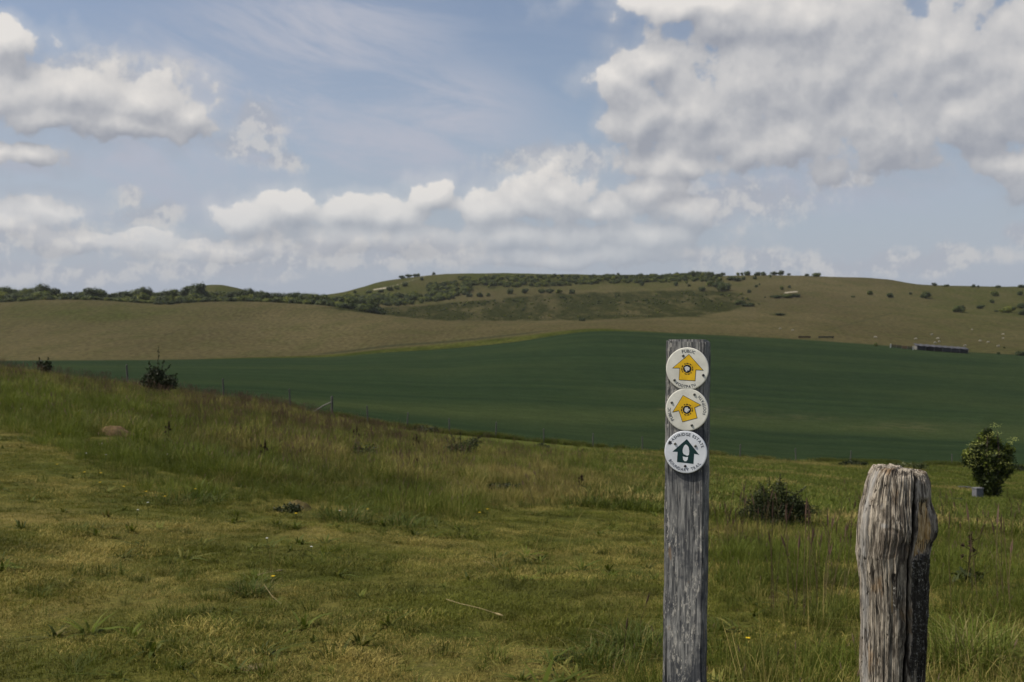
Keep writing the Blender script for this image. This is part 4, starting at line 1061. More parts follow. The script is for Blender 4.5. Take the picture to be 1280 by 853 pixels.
# the elder and what stands at its foot
L0 = atpx(1236, 60); L0.z -= .1
k = 60 / F
et = empty('elder_tree', L0); tag(et, 'small bushy tree with bright clumps coloured as sunlit leaves, in the pasture', 'tree')
P2 = lambda px_, y_: ((px_ - 1236) * k, (627 - y_) * k)
bl = []
rr = random.Random(9)
for (px_, y_, rx, ry) in ((1234, 575, 24, 24), (1220, 572, 17, 17), (1252, 580, 15, 20), (1233, 553, 12, 14), (1232, 541, 7, 7), (1243, 556, 11, 11), (1215, 577, 12, 9), (1236, 600, 17, 20), (1237, 615, 15, 12), (1212, 568, 9, 8), (1258, 562, 8, 7), (1226, 595, 12, 12), (1256, 588, 10, 12), (1222, 558, 9, 8), (1262, 572, 6, 6)):
    x, z = P2(px_, y_); bl.append((x, rr.uniform(-.3, .3), z, rx * k, rx * k * .9, ry * k))
leaves(bl, 11000, .075, 330, .45, .40).build('crown', M_ELDER, et)
bs = MB(); r = np.random.default_rng(8)  # pale flecks painting sunlight onto leaf clumps of the crown
for (px_, y_) in ((1235, 531), (1236, 540), (1209, 555), (1204, 565), (1206, 571), (1212, 562), (1214, 570), (1225, 566), (1212, 580), (1222, 577), (1233, 585), (1252, 578), (1255, 584), (1262, 548), (1258, 552), (1218, 554), (1228, 545), (1244, 577), (1209, 576), (1240, 565)):
    x, z = P2(px_, y_); q = np.array([x, -rr.uniform(.75, 1.05) * (1 - abs(x) * .35), z])
    for j in range(34):
        p = q + r.normal(size=3) * np.array([.16, .10, .06]); s_ = .022 + .014 * r.random(); a = r.random() * 3.14
        d = np.array([math.cos(a), math.sin(a), .15]) * s_; e = np.array([-math.sin(a), math.cos(a), .2]) * s_
        bs.add([p - d, p + e, p + d, p - e], [(0, 1, 2, 3)], .5)
bs.build('blossom', M_SUNLEAF, et)
t = MB()
for k_ in range(6):
    a = 1.05 * k_; t.tube([(.12 * math.cos(a), .12 * math.sin(a), -.1), (.3 * math.cos(a), .3 * math.sin(a), .9), (.7 * math.cos(a), .6 * math.sin(a), 2.0), (.5 * math.cos(a), .5 * math.sin(a), 2.8 + .2 * k_ % 3)], [.09, .07, .045, .015], 6)
t.build('trunk', M_TRUNK, et)

M_PALEPAINT = simple('weathered_white_paint', (0.13, 0.13, 0.14), 0.7, 0.2, 0.2, 6)
M_GREYWOOD = simple('silvered_timber', (0.15, 0.145, 0.13), 0.9, 0.1, 0.3, 15)
M_DARKWOOD = simple('dark_timber', (0.05, 0.045, 0.04), 0.9, 0.1, 0.3, 10)
M_DARKIN = simple('shadowed_boarding', (0.028, 0.026, 0.026), 0.9, 0.1, 0.3, 3)
L0 = atpx(1222, 58.5)
bx = empty('trough', L0, .25); tag(bx, 'small white painted box standing at the foot of the elder tree', 'trough')
mb = MB(); mb.box((0, 0, .32), (.40, .36, .42)); mb.build('box_body', M_PALEPAINT, bx)
mb = MB(); mb.box((0, 0, .555), (.45, .41, .045)); mb.build('lid', M_PALEPAINT, bx)
for sx in (-1, 1):
    for sy in (-1, 1):
        mb = MB(); mb.box((sx * .18, sy * .15, .05), (.07, .07, .118)); mb.build('foot', M_DARKWOOD, bx)
L0 = atpx(1206, 70)
pl = MB(); pl.box((0, 0, .19), (.75, .16, .05), Matrix.Rotation(R(3), 3, 'Y'))
pl.box((-.22, 0, .08), (.10, .16, .17)); pl.box((.22, 0, .075), (.10, .16, .16))
o = pl.build('low_bench', M_PALEPAINT); o.location = L0; o.rotation_euler = (0, 0, R(5)); tag(o, 'short pale plank lying low in the pasture behind the elder tree', 'plank')

# ------------------------------------------------------------------ fence posts along the crop edge
M_FPOST = simple('grey_fence_timber', (0.085, 0.082, 0.077), 0.9, 0.1, 0.35, 12)
def fpost_mesh(sd):
    r = random.Random(sd); mb = MB()
    mb.tube([(0, 0, -.3), (0, 0, .6), (r.uniform(-.02, .02), 0, 1.13), (r.uniform(-.02, .02), 0, 1.17)], [.046, .044, .042, .03], 8)
    return mb
FG = 'fence posts along the near crop edge'
ordn = ['first', 'second', 'third', 'fourth', 'fifth', 'sixth', 'seventh', 'eighth', 'ninth', 'tenth', 'eleventh']
protoP = None
fp = [(p, float(YB1((p - CX) / F)) - 1.6) for p in (460, 509, 562, 620, 680, 741, 803, 925, 995, 1063, 1190)]
for i, (p, Yp) in enumerate(fp):
    if protoP is None: protoP = fpost_mesh(1).build('fence_post', M_FPOST); o = protoP
    else: o = protoP.copy(); COL.objects.link(o)
    o.location = atpx(p, Yp); o.rotation_euler = (random.uniform(-.04, .04), random.uniform(-.05, .05), random.random() * 6)
    o.scale = (1, 1, random.uniform(.92, 1.05))
    tag(o, f'{ordn[i]} slim grey fence post from the braced strainer, along the crop edge', 'fence post', FG)
for p, lab in ((160, 'pale fence post on the brow beside the bush with long shoots'), (363, 'thin dark fence post on the brow just before the braced strainer'), (280, 'thin fence post on the brow midway between bush and strainer')):
    o = protoP.copy(); COL.objects.link(o); o.location = atpx(p, float(YB1((p - CX) / F)) - 1.4); o.location.z += .05
    tag(o, lab, 'fence post', FG)
sp = empty('strainer_post', atpx(415, float(YB1((415 - CX) / F)) - 1.5)); tag(sp, 'pale braced strainer post with a slanting strut on the crop edge', 'fence post')
mb = MB(); mb.tube([(0, 0, -.3), (0, 0, 1.28), (0, 0, 1.32)], [.07, .065, .05], 8); mb.build('upright', M_FPOST, sp)
mb = MB(); mb.tube([(-.05, 0, .95), (-.55, .05, .72), (-1.3, .1, .25)], [.045, .045, .045], 7); mb.build('strut', M_GREYWOOD, sp)

# ------------------------------------------------------------------ long low shed, hurdles, troughs and sheep on the hillside
M_ROOF = simple('pale_grey_roof_sheet', (0.060, 0.060, 0.068), 0.75, 0.2, 0.3, .6)
M_WALLD = simple('dark_boarded_wall', (0.055, 0.055, 0.058), 0.9, 0.1, 0.4, .5)
a = px2(1144, 438.5, 455); b = px2(1209, 441.5, 455)
a.y = b.y = (a.y + b.y) / 2; a.x = (1144 - CX) / F * a.y; b.x = (1209 - CX) / F * b.y
a.z = float(ground(a.x, a.y)); b.z = float(ground(b.x, b.y))
sh = empty('field_shelter', (a + b) / 2); sh.rotation_euler = (0, math.atan2(a.z - b.z, b.x - a.x), 0)
tag(sh, 'long low grey roofed shed on the hillside above the crop', 'shed')
Ls = (b - a).length
mb = MB(); mb.box((0, 2.0, .9), (Ls - .6, .15, 1.8)); mb.build('back_wall', M_WALLD, sh)
for sx in (-1, 1):
    mb = MB(); mb.box((sx * (Ls / 2 - .2), .35, .85), (.15, 3.1, 1.7)); mb.build('end_wall', M_PALEPAINT if sx > 0 else M_GREYWOOD, sh)
mb = MB(); V = []
nS = 60
for i in range(nS + 1):
    x = -Ls / 2 - .2 + (Ls + .4) * i / nS; w_ = .05 * (i % 2) + .10 * math.sin(i * .9)
    V += [(x, -1.6, 1.62 + w_), (x, 2.4, 2.45 + w_), (x, 2.4, 2.37 + w_), (x, -1.6, 1.54 + w_)]
Fc = []
for i in range(nS):
    for q in range(4): Fc.append((4 * i + q, 4 * i + (q + 1) % 4, 4 * i + 4 + (q + 1) % 4, 4 * i + 4 + q))
Fc += [(0, 1, 2, 3), (4 * nS + 3, 4 * nS + 2, 4 * nS + 1, 4 * nS)]
mb.add(V, Fc); mb.build('roof', M_ROOF, sh)
for i in range(7):
    mb = MB(); x = -Ls / 2 + .3 + (Ls - .6) * i / 6; mb.box((x, -1.35, .75), (.16, .16, 1.6)); mb.build('roof_post', M_GREYWOOD, sh)
for i in range(6):
    if i in (1,): continue
    mb = MB(); x = -Ls / 2 + .3 + (Ls - .6) * (i + .5) / 6
    for q in range(3): mb.box((x, -1.2, .3 + .35 * q), ((Ls - .6) / 6 - .25, .05, .28))
    mb.build('front_boards', M_WALLD if i != 2 else M_DARKWOOD, sh)
a = px2(1113, 435.5, 455); b = px2(1141, 438, 455); a.y = b.y = (a.y + b.y) / 2; a.x = (1113 - CX) / F * a.y; b.x = (1141 - CX) / F * b.y
a.z = float(ground(a.x, a.y)); b.z = float(ground(b.x, b.y))
hf = empty('hurdle_fence', (a + b) / 2); hf.rotation_euler = (0, math.atan2(a.z - b.z, b.x - a.x), 0)
tag(hf, 'brown timber hurdle fence running on from the long low shed', 'fence'); Lh = (b - a).length
for i in range(4):
    mb = MB()
    x = -Lh / 2 + Lh * (i + .5) / 4
    for q in range(4): mb.box((x, 0, .25 + .3 * q), (Lh / 4 - .12, .06, .2))
    mb.build('hurdle', M_DARKWOOD if i != 2 else simple('rusty_boards', (.12, .06, .05), .9, .1, .3, 4), hf)
for i in range(5):
    mb = MB(); mb.box((-Lh / 2 + Lh * i / 4, 0, .7), (.12 if 0 < i < 4 else .35, .12, 1.4 if 0 < i < 4 else 1.6)); mb.build('hurdle_post', M_GREYWOOD if 0 < i < 4 else simple('chalky_white_post', (.5, .5, .48), .8, .1), hf)
def trough(p0, p1, row, mtl, lab):
    a = px2((p0 + p1) / 2, row, 455); Lt = (p1 - p0) / F * a.y
    t = empty('feed_trough', a); tag(t, lab, 'trough')
    mb = MB(); V = [(-Lt / 2, -.4, .35), (-Lt / 2, .4, .35), (-Lt / 2, .6, 1.0), (-Lt / 2, -.6, 1.0), (Lt / 2, -.4, .35), (Lt / 2, .4, .35), (Lt / 2, .6, 1.0), (Lt / 2, -.6, 1.0), (-Lt / 2 + .1, -.5, .92), (-Lt / 2 + .1, .5, .92), (Lt / 2 - .1, .5, .92), (Lt / 2 - .1, -.5, .92)]
    mb.add(V, [(0, 1, 2, 3), (7, 6, 5, 4), (0, 4, 5, 1), (0, 3, 7, 4), (1, 5, 6, 2), (3, 2, 9, 8), (2, 6, 10, 9), (6, 7, 11, 10), (7, 3, 8, 11), (8, 9, 10, 11)])
    mb.build('trough_body', mtl, t)
    for sx in (-1, 1):
        mb = MB(); mb.box((sx * (Lt / 2 - .4), 0, .17), (.15, .7, .36)); mb.build('leg', M_DARKWOOD, t)
trough(998, 1013, 423.5, simple('brown_trough_boards', (.075, .055, .035), .9, .1, .3, 2), 'long brown feed trough at the crest of the crop')
trough(1023, 1042, 423.5, simple('grey_green_trough_boards', (.055, .06, .045), .9, .1, .3, 2), 'long grey green feed trough beside the brown one')

M_WOOL = simple('sheep_wool', (0.30, 0.28, 0.225), 0.95, 0.05, 0.15, 6)
M_FACE = simple('sheep_face', (0.36, 0.33, 0.28), 0.9, 0.1)
def sheep_mesh():
    """one continuous body grown on a skeleton: trunk, grazing neck and head, four jointed legs, tail"""
    V = [(-.45, 0, .62), (0, 0, .60), (.42, 0, .66), (.66, 0, .60), (.82, 0, .38), (.93, 0, .22)]; rad = [.24, .30, .25, .15, .12, .07]
    E = [(0, 1), (1, 2), (2, 3), (3, 4), (4, 5)]
    for s_ in (-1, 1):
        b = len(V); V += [(-.42, s_ * .14, .42), (-.50, s_ * .14, .24), (-.46, s_ * .14, .02)]; rad += [.09, .05, .045]; E += [(0, b), (b, b + 1), (b + 1, b + 2)]
        b = len(V); V += [(.38, s_ * .13, .42), (.39, s_ * .13, .22), (.37, s_ * .13, .02)]; rad += [.08, .05, .045]; E += [(2, b), (b, b + 1), (b + 1, b + 2)]
        b = len(V); V += [(.74, s_ * .17, .47)]; rad += [.035]; E += [(4, b)]
    b = len(V); V += [(-.68, 0, .5)]; rad += [.05]; E += [(0, b)]
    me = bpy.data.meshes.new('sheep'); me.from_pydata(V, E, []); ob = bpy.data.objects.new('sheep', me); COL.objects.link(ob)
    md = ob.modifiers.new('s', 'SKIN'); ob.modifiers.new('d', 'SUBSURF').levels = 1
    for i, sv in enumerate(me.skin_vertices[0].data): sv.radius = (rad[i], rad[i]); sv.use_root = (i == 1)
    dg = bpy.context.evaluated_depsgraph_get(); dg.update()
    m2 = bpy.data.meshes.new_from_object(ob.evaluated_get(dg)); bpy.data.objects.remove(ob)
    m2.materials.clear(); m2.materials.append(M_WOOL); m2.polygons.foreach_set('use_smooth', np.ones(len(m2.polygons), bool)); m2.name = 'sheep'
    return m2
SM = sheep_mesh()
for i, (p, r0) in enumerate(((1094, 423), (1145, 425), (1165, 419.4), (1172.5, 424.5), (1174, 428.5), (1168.6, 430), (1206.5, 433.5), (1225, 427.5), (1235, 429), (1248, 434), (1254, 419), (975, 412), (991, 414), (1254, 424), (1215, 413))):
    o = bpy.data.objects.new('sheep', SM); COL.objects.link(o); o.location = px2(p, r0, 472); o.rotation_euler = (0, 0, random.choice((0, 3.14)) + random.uniform(-.6, .6))
    s_ = 1.0 if i < 11 else .8; o.scale = (s_,) * 3
    tag(o, 'white sheep grazing on the tan hillside above the crop', 'sheep', 'sheep grazing on the hillside')

# ------------------------------------------------------------------ small things in the meadow
M_SOIL = simple('bare_chalky_soil', (0.120, 0.080, 0.045), 0.95, 0.05, 0.3, 14)
M_SOILD = simple('dry_thatch', (0.080, 0.064, 0.026), 0.95, 0.05, 0.35, 20)
def mound(name, loc, rx, ry, h, mtl, label, sd):
    r = np.random.default_rng(sd); V = []; Fc = []; n, m_ = 34, 9
    for j in range(m_):
        q = j / (m_ - 1)
        for k_ in range(n):
            a = 6.2832 * k_ / n; w_ = 1 + .35 * (vnoise(np.array([3 + 2 * math.cos(a) + sd]), np.array([3 + 2 * math.sin(a) + q]))[0] - .5)
            z = h * (1 - q * q) - .03 + .25 * h * (vnoise(np.array([6 * q * math.cos(a) + sd]), np.array([6 * q * math.sin(a)]))[0] - .5)
            V.append((rx * q * w_ * math.cos(a), ry * q * w_ * math.sin(a), z))
    for j in range(m_ - 1):
        for k_ in range(n): Fc.append((j * n + k_, j * n + (k_ + 1) % n, (j + 1) * n + (k_ + 1) % n, (j + 1) * n + k_))
    o = mesh_obj(name, V, Fc, mtl, None, True); o.location = loc
    return tag(o, label, 'mound')
mound('earth_mound', px2(140, 544, 6, 60), .38, .5, .21, M_SOIL, 'bare brown earth mound showing through the tall grass', 3)
mound('earth_mound', px2(371, 637, 6, 60), .17, .2, .13, M_SOILD, 'small dry topped mound at the edge of the long grass', 5)

M_STEMG = simple('flower_stem', (0.05, 0.07, 0.015), .8, .1)
M_YEL = simple('yellow_petals', (0.62, 0.42, 0.01), .6, .2)
M_WHT = simple('white_petals', (0.6, 0.6, 0.58), .6, .2)
def flower(mtl, sd, h, rad, np_=8):
    root = empty('flower'); r = random.Random(sd)
    mb = MB(); mb.tube([(0, 0, -.02), (.006, 0, h * .5), (.012, .004, h)], [.0022, .002, .0018], 5); mb.build('stem', M_STEMG, root)
    mb = MB()
    for k_ in range(np_):
        a = 6.2832 * k_ / np_; c_, s_ = math.cos(a), math.sin(a); w_ = rad * .42
        o0 = Vector((.012, .004, h))
        mb.add([o0 + Vector((0, 0, .002)), o0 + Vector((c_ * rad * .6 - s_ * w_, s_ * rad * .6 + c_ * w_, rad * .22)), o0 + Vector((c_ * rad, s_ * rad, rad * .4)), o0 + Vector((c_ * rad * .6 + s_ * w_, s_ * rad * .6 - c_ * w_, rad * .22))], [(0, 1, 2, 3)], .5)
    mb.build('flower_head', mtl, root)
    return root
fy = flower(M_YEL, 1, .07, .013); fw = flower(M_WHT, 2, .09, .010)
YF = [(124, 603), (71, 592), (107, 602), (184, 627), (205, 633), (153, 621), (244, 624), (76, 552), (126, 615), (598, 652), (608, 648), (460, 649), (372, 655), (342, 738), (931, 820)]
WF = [(25, 522), (97, 524), (107, 524), (129, 567), (107, 580), (131, 582), (209, 581), (263, 582), (186, 645), (171, 655), (423, 655), (390, 704), (336, 692), (178, 547), (304, 568)]
for L_, src, nm, lab in ((YF, fy, 'yellow_flower', 'small yellow flower dotted in the short turf'), (WF, fw, 'white_flower', 'small white flower dotted among the grass')):
    for i, (p, r0) in enumerate(L_):
        o = src if i == 0 else copy_tree(src)
        o.name = nm; loc = px2(p, r0, 4.5, 60); o.location = loc; o.scale = (1 + .05 * loc.y / 2,) * 2 + (1.0 + .04 * loc.y,); o.rotation_euler = (.0, 0, i * 1.3)
        tag(o, lab, 'flower', nm.replace('_', ' ') + 's in the meadow')
M_STRAW = simple('straw', (0.24, 0.19, 0.095), .8, .15, .2, 40)
M_DEADST = simple('dead_dark_stem', (0.045, 0.030, 0.020), .9, .1, .3, 40)
def stalk(name, pts, rad, mtl, label, cat='grass stalk', head=None, group=None):
    mb = MB(); mb.tube(pts, np.linspace(rad, rad * .5, len(pts)).tolist(), 5)
    if head is not None:
        d = (Vector(pts[-1]) - Vector(pts[-2])).normalized(); e = Vector(pts[-1])
        mb.tube([e - d * head * .2, e + d * head * .25, e + d * head * .6, e + d * head], [rad * .6, rad * 2.6, rad * 2.2, rad * .4], 6)
    o = mb.build(name, mtl); return tag(o, label, cat, group)
def gpt(px_, r0, dz=0.0):
    v = px2(px_, r0, 4.0, 60); v.z += dz; return v
stalk('straw_stalk', [gpt(558, 756, .03), gpt(575, 764, .045), gpt(600, 772, .05), gpt(620, 777, .045)], .0024, M_STRAW, 'long pale straw stalk lying across the short turf', head=.07)
stalk('straw_stalk', [gpt(330, 743, .06), gpt(340, 751, .03), gpt(352, 760, .02)], .0026, M_STRAW, 'short bare straw sloping down off the dark grass tussock')
stalk('straw_stalk', [gpt(322, 742, .12), gpt(336, 740, .13), gpt(346, 738, .13)], .002, M_STRAW, 'pale straw with a seed head lying on the tussock', head=.06)
stalk('straw_stalk', [gpt(604, 706, .03), gpt(612, 710, .04), gpt(620, 716, .03)], .002, M_STRAW, 'thin bleached stalk on the dry turf patch')
for i, (p, r0, hpx, lean, lab) in enumerate(((797, 772, 34, 11, 'dark plantain head on a thin stalk beside the waymark post'), (779, 800, 30, 4, 'second dark plantain stalk, lower and further from the waymark post'))):
    g = gpt(p, r0 + 30); k_ = g.y / F
    stalk('plantain_stalk', [g, g + Vector((lean * .4 * k_, 0, (hpx * .8) * k_)), g + Vector((lean * k_, 0, (hpx + 14) * k_))], .002, M_DEADST, lab, 'plant stalk', head=14 * k_)
for i, (p, Yp, h_, lab) in enumerate(((1055 + 155, 8.6, .42, 'tall dead dock stem with side shoots past the split post'), (520, 32, .75, 'dark dock spike standing in the long grass near the sprawling bush'), (445, 30, .7, 'dark dead dock stem over the scruffy shrub'),
        (726, 24, .36, 'short dark dock stem in the dry grass short of the waymark post'), (210, 22, .5, 'dark dock spike in front of the brow bush'), (330, 20, .5, 'dark dock spike in the middle of the long grass'))):
    root = empty('dock_plant', atpx(p, Yp)); tag(root, lab, 'plant'); r = random.Random(i + 50)
    mb = MB(); mb.tube([(0, 0, -.03), (.01, 0, h_ * .5), (.03, 0, h_)], [.006, .005, .003], 5)
    for q in range(4):
        z = h_ * (.4 + .13 * q); a = r.uniform(-.5, .5) + (0 if q % 2 else 3.14); mb.tube([(.015, 0, z), (.015 + .16 * h_ * math.cos(a), .1 * h_ * math.sin(a), z + .09 * h_)], [.004, .002], 4)
    mb.build('stem', M_DEADST, root)
    mb = leaves([(.02, 0, h_ * .8, .025, .025, h_ * .2)] + [(.1 * h_ * s_, 0, h_ * (.55 + .1 * q), .02, .02, .05 * h_) for q, s_ in enumerate((-1, 1, -1))], 170, .009 if Yp < 10 else .016, 50 + i, .3, .2); mb.build('seed_head', M_DEADST, root)
    mb = leaves([(0, 0, .08, .12, .12, .07)], 26, .05, 70 + i, .2, .3); mb.build('leaves', M_SHRUBG, root)

# grass tussocks one can tell apart
MTUS = {}
def tus_mat(name, g_, d_):
    m, nt, n, l = mat(name); w = N(nt); c = w.attr('c')
    w.out(w.mix(w.mapr(c, .75, .95), w.mix(c, tuple(x * .7 for x in g_), tuple(x * 1.4 for x in g_)), d_), .65, .18, transl=.3); return m
M_TUS = tus_mat('tussock_blades', (0.062, 0.086, 0.013), (0.19, 0.16, 0.06)); M_TUSB = tus_mat('bright_tussock_blades', (0.115, 0.145, 0.020), (0.24, 0.20, 0.08))
for i, (p, Yp, n_, rad, h_, mtl, lab) in enumerate(((312, 7.55, 300, .13, .15, M_TUS, 'dark green grass tussock alone in the short turf'), (322, 8.1, 160, .10, .11, M_TUSB, 'bright green tuft of grass just behind the dark tussock'),
        (1205, 5.6, 300, .16, .34, M_TUSB, 'bright arching grass tussock closest to the split post'), (1262, 5.7, 260, .16, .32, M_TUSB, 'bright arching tussock beyond the first one, below the dead dock stem'),
        (800, 5.9, 420, .22, .17, M_TUS, 'dark leafy tussock against the foot of the waymark post'), (745, 5.6, 300, .2, .13, M_TUS, 'low dark tussock a step from the waymark post'), (430, 12.4, 260, .3, .24, M_TUS, 'dark grass tussock on the border of the short turf'), (500, 12.3, 240, .3, .22, M_TUS, 'dark tussock beside another where long grass begins'),
        (230, 12.9, 260, .45, .22, M_TUS, 'wide dark tussock casting shade on the turf border'))):
    o = clump('grass_tussock', mtl, n_, rad, h_ * .45, h_, .0055 if Yp < 9 else .008, .9, seed=200 + i, curl=.9); COL.objects.link(o)
    o.location = atpx(p, Yp); tag(o, lab, 'grass tussock')

# ------------------------------------------------------------------ sky and light
SUN_AZ, SUN_EL = -95.0, 54.0
wd = bpy.data.worlds.new('World'); sc.world = wd; wd.use_nodes = True
nt = wd.node_tree; nt.nodes.clear(); w = N(nt)
SKY_STRENGTH = 0.09
sky = nt.nodes.new('ShaderNodeTexSky'); sky.sky_type = 'NISHITA'; sky.sun_disc = False
sky.sun_elevation = R(SUN_EL); sky.sun_rotation = R(SUN_AZ); sky.altitude = 150; sky.air_density = 1.0; sky.dust_density = 1.2; sky.ozone_density = 1.6
tc = nt.nodes.new('ShaderNodeTexCoord').outputs['Generated']
sep = nt.nodes.new('ShaderNodeSeparateXYZ'); nt.links.new(tc, sep.inputs[0])
az = w.math('ARCTAN2', sep.outputs[0], sep.outputs[1]); el = w.math('ARCSINE', sep.outputs[2])
cb = nt.nodes.new('ShaderNodeCombineXYZ'); nt.links.new(az, cb.inputs[0]); nt.links.new(el, cb.inputs[1]); P = cb.outputs[0]
def ae(px_, y_):
    a = math.atan((px_ - CX) / F); return a, math.atan((CY - y_) / F * math.cos(a))
BL = [(0,118,120,52),(95,116,95,52),(175,126,75,48),(235,138,44,30),(70,150,160,24),(170,156,100,20),(4,46,34,26),
 (40,192,48,18),(4,190,34,22),(60,268,60,24),(8,280,50,20),(120,300,150,18),
 (300,272,56,24),(360,262,62,30),(430,266,62,30),(540,246,36,30),(500,270,66,32),(600,262,54,30),(690,246,80,44),(650,256,62,34),(748,262,56,32),(828,236,50,30),(858,264,60,32),(640,296,220,26),(800,298,120,32),(470,302,180,26),(300,312,190,18),
 (812,80,70,40),(772,96,50,34),(800,140,60,60),(868,132,90,74),(940,112,110,84),(1050,84,150,90),(1180,74,160,96),(1290,90,110,100),(960,176,170,46),(1110,158,180,60),(850,204,90,24),(1254,200,54,26),(1300,200,50,44),(1200,140,140,70),
 (880,6,140,26),(1000,20,160,50),(700,322,220,16)]
SOFT = [(330,146,34,30),(318,182,40,18),(350,203,36,12),(152,248,18,16),(178,270,42,18),(60,300,140,22),(1130,330,80,14),(1195,322,70,13),(955,330,90,16),(1272,288,24,14),(1066,222,22,10),(60,342,140,14),(250,336,130,12),(1040,334,60,10),(400,318,260,24),(140,90,90,26),(700,200,90,20),(930,250,110,30)]
CLOUD = nt.nodes  # noqa
def voro(P, scale, smooth=0.6):
    n = nt.nodes.new('ShaderNodeTexVoronoi'); n.feature = 'F1'; n.voronoi_dimensions = '2D'
    n.inputs['Scale'].default_value = scale; n.inputs['Detail'].default_value = 1.0; n.inputs['Roughness'].default_value = 0.5
    nt.links.new(P, n.inputs['Vector']); return n.outputs['Distance']
def blobs_at(Pw):
    m = None
    for (x, y, rx, ry) in BL:
        a, e = ae(x, y); sx, sy = F / rx, F / ry
        d = w.vec('LENGTH', w.vec('MULTIPLY_ADD', Pw, (sx, sy, 0), (-a * sx, -e * sy, 0)), out=1)
        m = d if m is None else w.math('SMOOTH_MIN', m, d, 0.35)
    return w.math('SUBTRACT', 1.0, m)
def field(P, macro=False):
    n1 = w.noise(P, 14, 4, 0.6, 'Color', '2D')
    Pw = w.vec('MULTIPLY_ADD', n1, (0.040, 0.026, 0), w.vec('SUBTRACT', P, (0.020, 0.013, 0)))
    g = blobs_at(Pw)
    nz = w.math('SUBTRACT', w.noise(P, 24, 8, 0.60, dim='2D'), 0.5)
    vz = w.math('SUBTRACT', 0.42, voro(w.vec('MULTIPLY_ADD', n1, (0.02, 0.02, 0), P), 27))
    f = w.math('ADD', w.math('ADD', g, 0.04), w.math('ADD', w.math('MULTIPLY', nz, 1.25), w.math('MULTIPLY', vz, 0.60)))
    # clouds elsewhere round the sky
    gen = w.math('ADD', w.math('MULTIPLY', w.math('SUBTRACT', w.noise(P, 2.6, 5, 0.6, dim='2D'), 0.55), 7.0), w.math('MULTIPLY', vz, 0.6))
    out = w.math('MAXIMUM', w.mapr(w.math('ABSOLUTE', az), 0.50, 0.62, 0, 1), w.mapr(el, 0.33, 0.42, 0, 1))
    mx = nt.nodes.new('ShaderNodeMix'); nt.links.new(out, mx.inputs[0]); nt.links.new(f, mx.inputs[2]); nt.links.new(gen, mx.inputs[3])
    if macro:
        dg_ = w.math('SUBTRACT', g, blobs_at(w.vec('ADD', Pw, (-0.010, 0.028, 0))))
        return mx.outputs[0], w.math('MULTIPLY', dg_, w.math('SUBTRACT', 1.0, out))
    return mx.outputs[0]
sm_ = None
n1_ = w.noise(P, 14, 4, 0.6, 'Color', '2D'); Ps = w.vec('MULTIPLY_ADD', n1_, (0.040, 0.026, 0), w.vec('SUBTRACT', P, (0.020, 0.013, 0)))
for (x, y, rx, ry) in SOFT:
    a, e = ae(x, y); sx, sy = F / rx, F / ry
    d = w.vec('LENGTH', w.vec('MULTIPLY_ADD', Ps, (sx, sy, 0), (-a * sx, -e * sy, 0)), out=1)
    sm_ = d if sm_ is None else w.math('SMOOTH_MIN', sm_, d, 0.3)
ns_ = w.noise(w.vec('ADD', P, (3.3, 1.7, 0)), 38, 7, 0.62, dim='2D'); ns2_ = w.noise(w.vec('ADD', P, (3.304, 1.689, 0)), 38, 4, 0.62, dim='2D')
soft = w.mapr(w.math('ADD', w.math('SUBTRACT', 1.0, sm_), w.math('MULTIPLY', w.math('SUBTRACT', ns_, 0.5), 1.9)), -0.35, 0.65, 0, 0.72)
softl = w.mapr(w.math('SUBTRACT', ns_, ns2_), -0.10, 0.14)
f0, dg0 = field(P, True); f1 = field(w.vec('ADD', P, (-0.004, 0.011, 0)))
alpha = w.math('ADD', w.math('MULTIPLY', w.mapr(f0, 0.0, 0.24), 0.74), w.math('MULTIPLY', w.mapr(f0, -0.7, 0.15), 0.26))
up = w.math('ADD', w.math('MULTIPLY', w.math('SUBTRACT', f0, f1), 0.54), w.math('MULTIPLY', dg0, 0.40))
lit = w.mapr(w.math('ADD', 0.40, up), 0.0, 1.2, 0, 1.2, False)
k_ = 1.0 / SKY_STRENGTH
CG, CM, CW = (0.330, 0.345, 0.390), (0.50, 0.50, 0.515), (0.80, 0.765, 0.725)
ccol = w.mix(w.mapr(lit, 0.0, 0.45, 0, 1, False), tuple(x * k_ for x in CG), tuple(x * k_ for x in CM))
ccol = w.mix(w.mapr(lit, 0.42, 1.15, 0, 1, False), ccol, tuple(x * k_ for x in CW))
skyc = w.mix(1.0, sky.outputs[0], (1.36, 1.20, 1.12), 'MULTIPLY')
# high thin streaks
cr_ = nt.nodes.new('ShaderNodeVectorRotate'); cr_.inputs['Angle'].default_value = R(14); nt.links.new(P, cr_.inputs['Vector'])
ci = w.noise(w.vec('MULTIPLY', cr_.outputs[0], (6.0, 24.0, 0)), 1.0, 7, 0.66, dim='2D', dist=0.35)
cm = None
for (x, y, rx, ry) in ((400, 40, 190, 80), (540, 140, 150, 70), (300, 120, 190, 110), (470, 190, 240, 60), (120, 210, 280, 90), (1000, 230, 260, 50), (332, 160, 45, 40), (320, 190, 50, 22)):
    a0, e0 = ae(x, y); sx, sy = F / rx, F / ry
    d = w.vec('LENGTH', w.vec('MULTIPLY_ADD', P, (sx, sy, 0), (-a0 * sx, -e0 * sy, 0)), out=1)
    cm = d if cm is None else w.math('SMOOTH_MIN', cm, d, 0.5)
cirr = w.math('MULTIPLY', w.mapr(ci, 0.34, 0.66, 0.30, 1.0), w.mapr(cm, 1.25, 0.1, 0.12, 1.0))
base = w.mix(cirr, skyc, tuple(x * k_ for x in (0.45, 0.475, 0.555)))
hz = w.mapr(el, 0.0, 0.21, 0.95, 0.0)
scol = w.mix(softl, tuple(x * k_ for x in (0.40, 0.42, 0.475)), tuple(x * k_ for x in (0.60, 0.585, 0.575)))
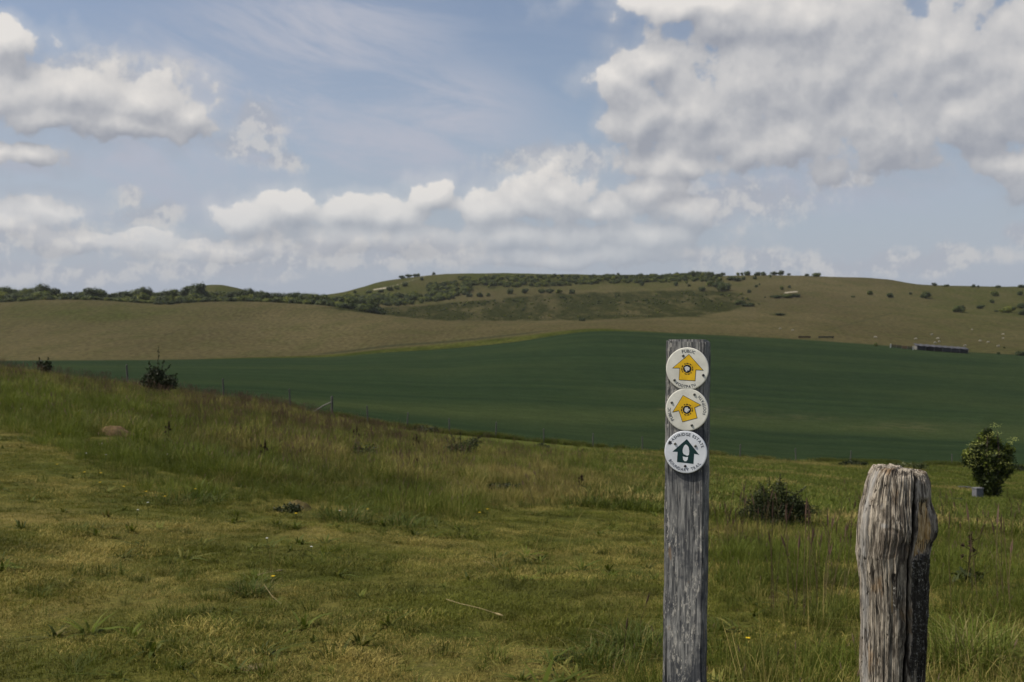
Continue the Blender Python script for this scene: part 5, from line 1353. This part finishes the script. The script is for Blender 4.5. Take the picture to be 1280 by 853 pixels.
base = w.mix(hz, base, tuple(x * k_ for x in (0.365, 0.41, 0.505)))
fade = w.mapr(el, 0.05, 0.15, 0.30, 0.94)
base = w.mix(w.math('MULTIPLY', soft, w.mapr(el, 0.02, 0.10, 0.55, 1.0)), base, scol)
colr = w.mix(w.math('MULTIPLY', alpha, fade), base, ccol)
bg = nt.nodes.new('ShaderNodeBackground'); nt.links.new(colr, bg.inputs[0]); bg.inputs[1].default_value = SKY_STRENGTH
wo = nt.nodes.new('ShaderNodeOutputWorld'); nt.links.new(bg.outputs[0], wo.inputs[0])
wd.cycles.sampling_method = 'MANUAL'; wd.cycles.sample_map_resolution = 256

sd_ = bpy.data.lights.new('sun', 'SUN'); sd_.energy = 5.0; sd_.angle = R(0.6); sd_.color = (1.0, 0.94, 0.83)
so = bpy.data.objects.new('sun', sd_); COL.objects.link(so)
dirv = Vector((math.sin(R(SUN_AZ)) * math.cos(R(SUN_EL)), math.cos(R(SUN_AZ)) * math.cos(R(SUN_EL)), math.sin(R(SUN_EL))))
so.rotation_euler = dirv.to_track_quat('Z', 'Y').to_euler(); so.location = (0, 0, 30)

cam = bpy.data.cameras.new('camera'); cam.lens = 40; cam.sensor_width = 36; cam.clip_start = .05; cam.clip_end = 5000
cam.dof.use_dof = True; cam.dof.focus_distance = 2.1; cam.dof.aperture_fstop = 15
co = bpy.data.objects.new('camera', cam); COL.objects.link(co); co.location = (0, 0, EYE); co.rotation_euler = (R(90), 0, 0)
sc.camera = co
# thin summer haze: one closed box of even air round the whole scene
hm, hnt, hn, hl = mat('thin_haze')
pv = hn.new('ShaderNodeVolumePrincipled'); pv.inputs['Color'].default_value = (0.88, 0.90, 0.93, 1); pv.inputs['Density'].default_value = 0.00004; pv.inputs['Anisotropy'].default_value = 0.2
ho = hn.new('ShaderNodeOutputMaterial'); hl.new(pv.outputs[0], ho.inputs['Volume'])
hb = MB(); hb.box((0, 780, 45), (4600, 1900, 170)); hz_o = hb.build('haze', hm); tag(hz_o, kind='stuff')
vs = sc.view_settings; vs.view_transform = 'Standard'; vs.look = 'None'; vs.exposure = 0.0; vs.gamma = 1.0; vs.use_curve_mapping = False
sc.cycles.max_bounces = 6; sc.cycles.diffuse_bounces = 3; sc.cycles.transparent_max_bounces = 4
sc.cycles.use_denoising = True
